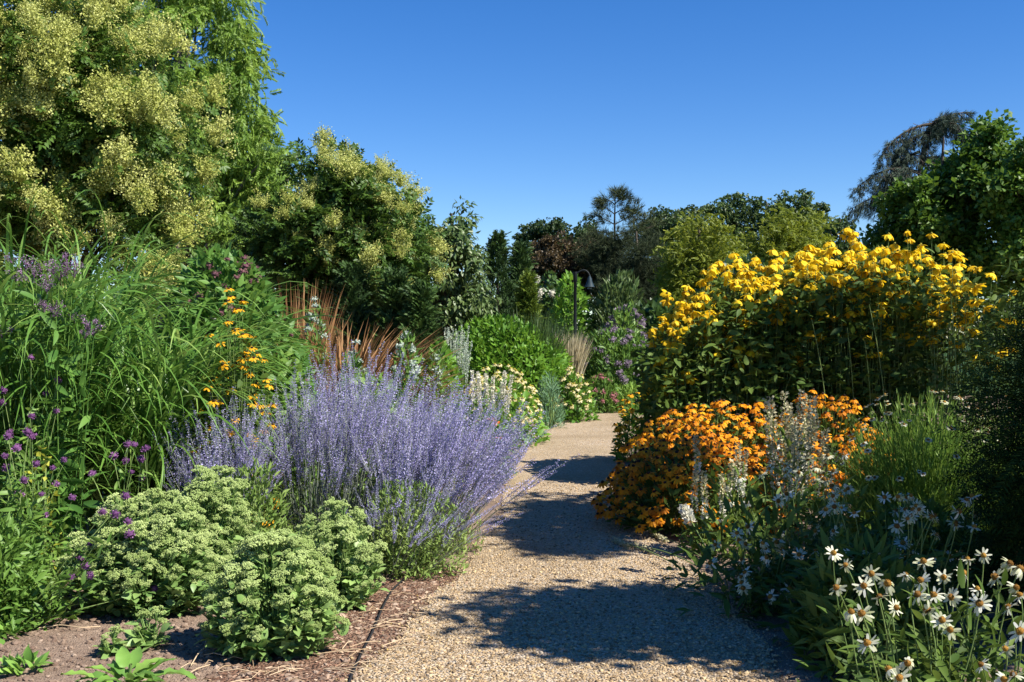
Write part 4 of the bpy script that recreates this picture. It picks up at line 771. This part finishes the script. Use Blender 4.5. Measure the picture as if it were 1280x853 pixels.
# ------------------------------------------------------------------ verbena with purple globes
def verbena(label, pts, Y, size, bx, foln=500, spent=0.2, mats='verb'):
    root = thing("verbena", label, "plant", (bx, Y, 0), "purple globe verbenas at the left edge"); n = len(pts)
    pos = np.array([at(u, v, Y + U(-.25, .25)) - [bx, Y, 0] for u, v in pts]); s = size * U(.55, 1.0, n); ax = UP + rng.normal(0, .35, (n, 3))
    spread("flower_head", "", [t_pom(70, .30, .8) for _ in range(3)], M[mats], pos, upframes(ax), s, root)
    mb = MB(); base = rng.normal(0, .10, (n, 3)) * [1, 1, 0]; stems_to(pos - UP * size * .5, base, mb, .0028, 1, bend=.1, S=8)
    k = rng.integers(0, n, foln); t = U(.02, .85, foln)[:, None] ** 1.3; p = base[k] * (1 - t) + pos[k] * t + rng.normal(0, .06, (foln, 3)) * (1 - t)
    p[:, 2] = np.maximum(p[:, 2], .02); leafy(mb, T_['lance6'], p, rdir(foln) * [1, 1, .3], .085, 1, .4, .4); part("foliage", mb, [M['weed'], M['stem']], root); return root
verbena("tall verbena with bright purple globes before the arching grass", [(39, 447), (73, 475), (57, 492), (70, 514), (4, 488), (2, 503), (40, 520), (12, 540)], 7.0, .036, gx(30, 7.0))
verbena("verbena whose dense purple globes stand above the broad sedum", [(160, 555), (180, 562), (176, 574), (157, 576), (115, 592), (142, 570), (164, 590), (177, 597), (183, 560), (168, 556)], 7.05, .036, gx(150, 7.05), 120)
verbena("low bushy verbena in the left corner with purple and faded globes", [(70, 605), (90, 622), (52, 618), (40, 545), (20, 560), (55, 642), (24, 618), (6, 570), (8, 585), (30, 600), (45, 580), (66, 585), (80, 575), (10, 545), (35, 540)], 6.5, .037, gx(25, 6.5), 900)
verbena("faded verbena stems lying out over the soil towards the right", [(107, 708), (88, 722), (100, 698), (113, 720), (193, 735), (160, 652), (144, 643), (157, 620), (162, 668), (112, 680), (128, 640)], 6.05, .034, gx(20, 6.05), 260, mats='verb')
mound("weedy_clump", "unkempt green stems and leaves covering the left corner of the bed", "plant", 5, 6.1, 0, 62, .35, 3600, 'weed', 'lance', .075, X=gx(4, 6.2), h=.55, fu=.5, shell=.7)
mound("leafy_clump", "rounded leafed green plant under the purple globes at the far left", "plant", 40, 7.2, 0, 60, .35, 1300, 'joe', 'wide', .06, h=.95, fu=.3)
r0, rx, ry, h = mound("yellowing_plant", "small plant with yellow leaves among the left verbenas", "plant", 55, 6.8, 0, 14, .12, 90, 'yleaf', 'wide', .05, h=.95, shell=.4, stems=8)
# broad leaved seedling at the bottom edge
root = thing("broad_leaf_plant", "broad leaved young plant cut by the bottom edge of the photo", "plant", (gx(160, 4.9), 4.9, 0))
for k in range(30):
    a = U(0, 6.283); L = U(.09, .16); mb = MB(); el = U(.15, .9)
    d = np.array([[math.cos(a), math.sin(a) * .8, el]]); mb.scatter(t_leaf6(.24, .09, .30, 8, .07), d * [U(.02, .17), U(.02, .10), 0] + [[0, 0, .03 + U(0, .08)]], frames(d, np.tile(UP, (1, 1))), L, r=U(0, 1, 1))
    part("leaf", mb, M['broad'], root)
part("stem", curve_tubes(np.array([[[0, 0, 0], [0, .01, .07], [.01, 0, .14]]]), .008, 6), M['stem'], root)
for (u, v), lab in (((28, 842), "low weed rosette in the bottom left corner on bare soil"), ((2, 800), "yellow green leaf tuft at the very left edge on bare soil")):
    g = gp(u, v); mound("weed_rosette", lab, "plant", u, g[1], 0, 20, .08, 60, 'broad', 'l6', .07, X=g[0], h=.06, stems=0)
# plant marker, drip pipe, garden hose, dry twigs
g = gp(39, 783); root = thing("plant_marker", "thin white plastic plant marker stuck in the soil", "plant label", g)
mb = MB(); w, t_, hgt = .009, .0012, .135
V = [(x, y, z) for z in (-.02, hgt * .92, hgt) for x, y in ((-w * (.6 if z == hgt else 1), -t_), (w * (.6 if z == hgt else 1), -t_), (w * (.6 if z == hgt else 1), t_), (-w * (.6 if z == hgt else 1), t_))]
Q = [(i * 4 + k, i * 4 + (k + 1) % 4, i * 4 + 4 + (k + 1) % 4, i * 4 + 4 + k) for i in range(2) for k in range(4)] + [(8, 9, 10, 11)]
o = part("blade", mb.add(V, Q=Q), M['tagw'], root, smooth=False); o.rotation_euler = (math.radians(6), math.radians(5), .3)
def wire(name, label, cat, pts, r, mat):
    p = np.array([(*gp(u, v)[:2], .016 + r + dz) for u, v, dz in pts]); s = np.linspace(0, len(p) - 1, len(p) * 10)
    q = np.stack([np.interp(s, range(len(p)), p[:, k]) for k in range(3)], -1)
    for _ in range(8): q[1:-1] = (q[:-2] + 2 * q[1:-1] + q[2:]) / 4
    q = q - [q[0][0], q[0][1], 0]; o = part(name, curve_tubes(q[None], r, 7), mat, None); o.location = (p[0][0], p[0][1], 0); return tag(o, label, cat)
wire("drip_pipe", "thin black irrigation pipe running along the mulch edge", "pipe", [(505, 728, 0), (490, 742, 0), (478, 765, .004), (466, 795, 0), (452, 822, 0), (440, 850, .003), (425, 890, 0)], .006, M['drip'])
hp = [(660, 531, 0), (672, 524, .01), (690, 521, .02), (704, 524, .02), (706, 528, .02), (690, 529, .03), (672, 527, .04), (664, 524, .04), (676, 520, .04), (695, 526, .05), (709, 526, .04), (700, 530, .02), (680, 531, .02), (668, 528, .02),
      (690, 524, .01), (715, 516, 0), (735, 511.5, 0), (752, 511, 0), (765, 509, 0), (778, 507, 0), (800, 506, 0)]
wire("garden_hose", "green garden hose coiled at the left path edge and trailing across", "hose", hp, .018, M['hose'])
for lab, pts in (("long dry twig lying across the soil beside the white marker", [(48, 790, 0), (75, 788, .01), (100, 792, .01), (125, 788, 0)]), ("short bent dry stem on the soil left of the foremost sedum", [(238, 838, 0), (248, 826, .02), (256, 822, .03), (258, 812, .05)])):
    wire("dry_stem", lab, "twig", pts, .003, m_straw)

# ------------------------------------------------------------------ right side: tall yellow coneflowers
def tall_yellow(label, x0, x1, y0, y1, n, K=100, nl=8500, prof=None):
    bx, by = (x0 + x1) / 2, (y0 + y1) / 2; root = thing("tall_yellow_coneflower", label, "plant", (bx, by, 0), "tall yellow coneflower clumps on the right")
    x = U(x0, x1, n); y = U(y0, y1, n); top = prof(x, y); top = top + .10 * np.sin(x * 9 + y * 5) + rng.normal(0, .07, n); z = top - U(0, 1, n) ** 1.25 * .85 - (U(0, 1, n) > .92) * U(.1, .5, n) - (y1 - y) * .20; z = np.maximum(z, .55 * top)
    p = np.stack([x - bx, y - by, z], -1); ax = nrm(UP + rng.normal(0, .28, (n, 3)))
    ps = [t_petals(11, .078, .021, .013, .68, .55, jit=.2, missing=.06) for _ in range(6)]; cs_ = [t_cone(.016, .024) for _ in range(6)]
    spread("flower", "flowers", ps, M['yel'], p, upframes(ax), U(.8, 1.15, n), root, K=K, subs=[("cone", cs_, M['yelc'])], score=z - .25 * y)
    m = 110; xs = U(x0, x1, m); ys = U(y0, y1, m); base = np.stack([(xs - bx) * .75, ys - by, 0 * xs], -1)
    mb = MB(); k = rng.integers(0, m, n); near = np.argmin(((p[:, None, :2] - base[None, :, :2]) ** 2).sum(-1) + U(0, .12, (n, m)), 1)
    stems_to(p - ax * .012, base[near] + rng.normal(0, .08, (n, 3)) * [1, 1, 0], mb, .0036, 1, bend=.15, S=7)
    xx = U(x0 - .1, x1 + .1, nl); yy = U(y0 - .15, y1 + .1, nl); t = U(.02, 1, nl) ** .85; zq = t * (prof(np.clip(xx, x0, x1), yy) - .16 - (y1 - yy) * .2)
    q = np.stack([(xx - bx) * (.80 + .2 * t), yy - by, np.maximum(zq, .05)], -1); o = rdir(nl) * [1, 1, .25]
    leafy(mb, T_['l6'], q, o, .115, 1, .1, .4, nr=.5, r=clumpr(q)); part("foliage", mb, [M['tallf'], M['stem']], root)
    for j in range(6):
        q0 = base[rng.integers(0, m)]; q0 = np.array([q0[0], -(y1 - y0) / 2 - U(-.1, .15), 0]); h = prof(q0[0] + bx, y0) * U(.5, .8)
        part("stem", curve_tubes(curve3(q0[None], q0[None] + [[.03, 0, h * .5]], q0[None] + [[U(-.3, .3), U(-.2, .2), h]], 8), np.linspace(.0055, .003, 8)[None], 6, r=U(.3, 1)), M['stem'], root)
    return root
OU = np.array([795, 820, 850, 900, 950, 1000, 1060, 1130, 1200, 1225, 1290]); OV = np.array([430, 392, 365, 322, 320, 305, 297, 290, 303, 325, 300])
OX = (OU - 640) * 12.2 / F; OZ = H - (OV - HY) * 12.2 / F
prof = lambda x, y: np.interp(np.asarray(x) * 12.2 / np.asarray(y), OX, OZ) * np.asarray(y) / 12.2 - H * (np.asarray(y) / 12.2 - 1)
tall_yellow("tall yellow coneflower clump sloping down towards the path", 1.55, 3.0, 11.6, 13.2, 400, prof=prof)
tall_yellow("highest yellow coneflower clump in front of the glossy tree", 2.95, 4.4, 11.6, 13.2, 400, prof=prof)
tall_yellow("yellow coneflower clump ending at the dark yew", 4.35, 5.25, 11.4, 12.9, 150, prof=prof, nl=2200)
tall_yellow("few yellow coneflowers showing above the yew at the right edge", 5.55, 6.1, 11.6, 12.4, 26, prof=prof, nl=700)

# ------------------------------------------------------------------ orange coneflower mounds
def orange(label, bx, by, rx, ry, h, n, nl, mats=('ora', 'orac'), K=100, fol='rudl', size=1.0, facing=(-.1, -.30, 1)):
    return daisies("orange_coneflower", label, "plant", bx, by, rx, ry, h, n, .042, .012, size, 'l6', .085, nl, mats, fol, K, npet=11, droop=.5, facing=facing, zlo=.15, front=.75, fr=.3, group="orange coneflower mounds along the right path edge")
orange("orange coneflower mound spilling over the gravel at the right path edge", 1.52, 9.3, .74, .85, .74, 500, 1500, size=1.16)
orange("higher orange coneflower mound behind the one that spills on the path", 1.85, 10.6, .80, .75, .95, 440, 1300, size=1.2)
orange("orange coneflower clump right of the tall faded white spires", 3.15, 11.0, .72, .55, .97, 260, 1000, size=1.2)
orange("orange coneflower clump just behind the tall faded white spires", 2.55, 10.6, .5, .5, .87, 130, 700, size=1.2)
daisies("golden_coneflower", "small pale golden flower clump nearest the bend of the path", "plant", gx(793, 14.2), 14.2, .30, .4, .80, 55, .042, .012, 1.1, 'l6', .08, 700, ('gold', 'orac'), 'green', zlo=.2, droop=.45)
# ------------------------------------------------------------------ faded white spires, thread leaved plant
spire_plant("blazing_star", "tall faded white flower spires in front of the orange flowers", 985, 8.6, 0, 20, 42, lean=.12, mats=('spire', 'spent', 'stem'), L=.56, w=.030, flz=.030, two=(.36, 1), fol='rudl', ht=1.18, hv=.3, ry=.35)
spire_plant("blazing_star", "short white and green spires left of the tall faded ones", 905, 8.0, 0, 7, 45, mats=('spire', 'spent', 'stem'), L=.34, w=.02, flz=.024, two=(.45, 1), fol='rudl', ht=.86, hv=.35, ry=.2)
def thready(label, bx, by, rx, ry, h, n, nf, K=90):
    root = thing("thread_leaf_plant", label, "plant", (bx, by, 0), "fine green plants with small white flowers")
    d = rdir(n * 3); d[:, 2] = np.abs(d[:, 2]); d = d[:n]; p = d * lobes(d, 12, .1)[:, None] * [rx, ry, h] * U(.7, 1.02, n)[:, None]; base = p * [.35, .35, 0]
    mb = MB(); stems_to(p, base, mb, .002, 0, bend=.6, sides=3); k = rng.integers(0, n, n * 16); t = U(.25, 1, n * 16)[:, None]
    q = base[k] * (1 - t) + p[k] * t; q[:, :2] = base[k][:, :2] * (1 - t ** .6) + p[k][:, :2] * t ** .6
    leafy(mb, T_['thread'], q, nrm(d[k]), .085, .6, .9, .35, r=clumpr(q)); part("foliage", mb, M['fine'], root)
    f, o = surf(nf, rx, ry, h * 1.02, .7, .45, .1); ps = [t_petals(9, .012, .006, .003, .1, seg=2) for _ in range(2)]; cs_ = [t_cone(.006, .006)] * 2
    spread("flower", "flowers", ps, M['whi'], f, upframes(o + UP), U(1.2, 2.3, nf), root, K=K, subs=[("centre", cs_, M['whic'])]); return root
thready("fine leaved bright green mound dotted with small white flowers", gx(1150, 8.7), 8.55, .78, .62, 1.17, 1500, 80)
thready("white flecked fine plant glimpsed behind the yew", gx(1255, 9.6), 9.6, .5, .4, 1.05, 500, 70)

# ------------------------------------------------------------------ white coneflowers
WP = [t_petals(14, .034, .0050, .010, dr, .5, jit=.35, missing=.12, seg=3) for dr in (.1, .3, .6, 1.0, .4)]
WC = [t_cone(.0135, .017, 60) for _ in range(5)]
def white_cone(label, bx, by, heads, axes, nl, rx, ry, h, size=1.0, ll=.10):
    root = thing("white_coneflower", label, "plant", (bx, by, 0), "white coneflower plants in the right bed"); p = np.asarray(heads) - [bx, by, 0]; n = len(p); ax = nrm(axes)
    s = size * U(.8, 1.2, n); out = spread("flower", "flowers", WP, M['whi'], p, upframes(ax), s, root, K=100, subs=[("cone", WC, M['whic'])])
    base = np.stack([p[:, 0] * .6 + rng.normal(0, .05, n), p[:, 1] * .6 + .12 + rng.normal(0, .05, n), np.zeros(n)], -1); st = p - ax * .004 * s[:, None]; mid = base * .4 + st * .6; mid = mid * .6 + (st - ax * np.linalg.norm(st - base, axis=1, keepdims=True) * .4) * .4
    c = curve3(base, mid, st, 9)
    for i, o in out:
        Ri = np.array(o.matrix_basis)[:3, :3]; q = np.linalg.inv(Ri) @ (c[i] - p[i]).T
        part("stem", curve_tubes(q.T[None], np.linspace(.0034, .0024, 9)[None] / s[i], 5, r=U(.2, 1)), M['stem'], o)
    mb = MB(); k = rng.integers(0, n, nl); j = rng.integers(1, 6, nl); q = c[k, j] + rng.normal(0, .02, (nl, 3)); q[:, 2] = np.maximum(q[:, 2], .03); o = rdir(nl) * [1, 1, .3]
    leafy(mb, T_['lance6'], q, o, ll, 1, .25, .3, nr=.35); q, o = dome(nl, rx, ry, h, .8, .15); leafy(mb, T_['lance6'], q, o, ll, .9, .2, .5, r=clumpr(q)); part("foliage", mb, M['rudl'], root); return root
def heads(n, us, vs, Ys): 
    u, v, y = U(*us, n), U(*vs, n), U(*Ys, n); return np.stack([(u - 640) * y / F, y, H - (v - HY) * y / F], -1)
lean = lambda n, b: np.array(b) + rng.normal(0, .52, (n, 3)) * [1, 1, .5]
def uvh(pts): return np.array([at(u, v, Y) for u, v, Y in pts])
nearpts = [(1042, 692, 4.5), (1058, 707, 4.4), (1090, 718, 4.35), (1046, 735, 4.2), (1080, 733, 4.25), (1100, 747, 4.15), (1064, 766, 4.05), (1078, 768, 4.05), (1120, 760, 4.1), (1155, 703, 4.5), (1152, 726, 4.35), (1160, 764, 4.1), (1148, 744, 4.2),
           (1204, 717, 4.4), (1230, 695, 4.5), (1222, 737, 4.25), (1180, 722, 4.4), (1262, 705, 4.4), (1275, 712, 4.3), (1270, 735, 4.2), (1225, 755, 4.15), (1188, 788, 3.95), (1112, 838, 3.7), (1125, 848, 3.65), (1135, 830, 3.75), (1228, 832, 3.75), (1190, 747, 4.25),
           (1178, 776, 4.0), (1085, 805, 3.85), (1276, 790, 3.9), (1258, 812, 3.8), (1268, 845, 3.65), (1255, 850, 3.65), (1168, 745, 4.2), (1110, 730, 4.3), (1133, 720, 4.4), (1245, 722, 4.35), (1262, 760, 4.1), (1276, 745, 4.2), (1210, 700, 4.5)]
nh = uvh(nearpts); white_cone("sunlit white coneflowers foremost at the bottom right corner", 1.75, 4.15, nh, lean(len(nh), (-.25, -.45, .8)), 420, .62, .55, .62, .96, .10)
mh = heads(46, (1020, 1220), (615, 710), (5.4, 6.3)); white_cone("shaded white coneflowers in front of the fine leaved mound", 2.05, 5.95, mh, lean(46, (-.2, -.35, .9)), 420, .7, .5, .52, .96, .10)
lh = np.concatenate([heads(28, (930, 1060), (580, 690), (6.3, 7.0)), heads(18, (885, 1000), (655, 750), (5.9, 6.3))]); white_cone("shaded white coneflowers leaning towards the gravel path", 1.55, 6.6, lh, lean(46, (-.35, -.35, .8)), 420, .62, .6, .62, .96, .11)
fh = uvh([(1010, 575, 7.3), (1042, 590, 7.2), (1030, 600, 7.2), (1055, 570, 7.4), (1048, 610, 7.1), (1000, 615, 7.0), (1120, 640, 6.8), (1022, 585, 7.3), (1035, 570, 7.4), (912, 628, 7.3), (922, 630, 7.3), (925, 598, 7.4)])
white_cone("sunlit group of white coneflowers in front of the faded spires", 2.15, 7.35, fh, lean(12, (-.2, -.3, .9)), 300, .42, .3, .62, 1.1, .11)
mound("leafy_clump", "dark leafy growth filling the shade between the white coneflowers", "plant", 1090, 5.4, 0, 80, .5, 1500, 'rudl', 'lance6', .11, X=1.75, h=.5, fu=.3)
mound("leafy_clump", "dark leafy growth under the yew behind the white coneflowers", "plant", 1200, 7.2, 0, 80, .6, 1500, 'rudl', 'lance6', .11, X=2.75, h=.42, fu=.3)
# single leaning white spike and stems fallen on the path
def lone(label, name, p0, p1, L, r, mats, fl=.02):
    p0, p1 = np.array(p0), np.array(p1); root = thing(name, label, "flower", p0); ax = nrm((p1 - p0)[None]); q = (p1 - p0)
    part("stem", curve_tubes(curve3(np.zeros((1, 3)), q[None] * .5 + [[0, 0, .05]], q[None], 8), .004, 5), M['stem'], root)
    s = t_spike(0, 26, r / L, fl / L, .35, 0, 8); o = part("flower_spike", s, [M[m] for m in mats], root); o.matrix_basis = xf(q - ax[0] * L * .6, upframes(ax)[0], L)
lone("single bright white flower spike leaning out over the shade", "leaning_flower_spike", (1.35, 6.9, 0), at(858, 642, 7.3), .13, .030, ('spire', 'spent', 'stem'), .03)
for k, (u, v) in enumerate(((775, 684), (800, 690), (822, 676))):
    lone(("yellowish fallen flower stem lying farthest out on the gravel", "middle one of the fallen stems on the gravel edge", "fallen stem resting nearest the orange flowers")[k], "fallen_stem", (1.15 + .1 * k, 7.3 + .15 * k, .05), (*gp(u, v)[:2], .035), .34, .016, ('spent', 'spent', 'stem'))

# ------------------------------------------------------------------ yew and trees that shade the right bed
def yew(label, bx, by, blobs, n, size=.20, group="dark yews on the right"):
    root = thing("yew", label, "conifer", (bx, by, 0), group); P_, O_ = [], []
    for cx_, cy_, cz_, rx, ry, rz, k in blobs:
        d = rdir(int(n * k)); r = lobes(d, 14, .2) * (1 - .5 * U(0, 1, len(d)) ** 1.5); p = d * r[:, None] * [rx, ry, rz] + [cx_, cy_, cz_]; P_.append(p); O_.append(d)
    p, o = np.concatenate(P_), np.concatenate(O_); k = p[:, 2] > .05; p, o = p[k], o[k]; mb = MB()
    leafy(mb, T_['twig'], p, o, size, .9, -.1, .45, nup=.9, r=clumpr(p)); part("foliage", mb, M['yew'], root)
    tm = MB(); e = p[rng.choice(len(p), 40)]; b0 = np.tile([[0, 0, -.05]], (40, 1)) + rng.normal(0, .05, (40, 3)) * [1, 1, 0]
    curve_tubes(curve3(b0, e * [.3, .3, .6], e, 7), np.linspace(.035, .006, 7)[None], 5, tm); part("trunk", tm, M['barkd'], root); return root
yew("dark spreading yew at the right edge between yellow and white flowers", 3.50, 6.1, [(.0, 0, 1.0, .80, .75, .9, .35), (.25, .1, 1.6, .62, .6, .6, .3), (-.30, -.2, .55, .55, .5, .5, .2), (.8, 0, 1.3, .6, .7, 1.0, .2)], 15000, .22)
def shade(label, x, y, z, rx, ry, rz, n, lpc, tr=.1, cl=.33):
    k = F / y; tree("shade_tree", label, "tree", 640 + (x + .5) * k, y, [(640 + x * k, HY - (z - H) * k, rx * k, rz * k, 0, ry)], n, lpc, T_['wide'], .12, M['dark'], M['barkd'], clump=cl, trunk=tr)
shade("high crowned tree out of view whose shade falls on the path beyond", 5.02, 6.95, 5.40, .46, 1.65, .24, 120, 40, .06, .20)
shade("slender tree out of view that darkens the front of the tall yellow coneflowers", 6.3, 10.1, 4.4, .9, .5, 1.5, 26, 30)
shade("leafy tree out of view at the right whose shade crosses the near path", 4.15, 4.45, 3.6, 1.0, .72, .95, 170, 46)
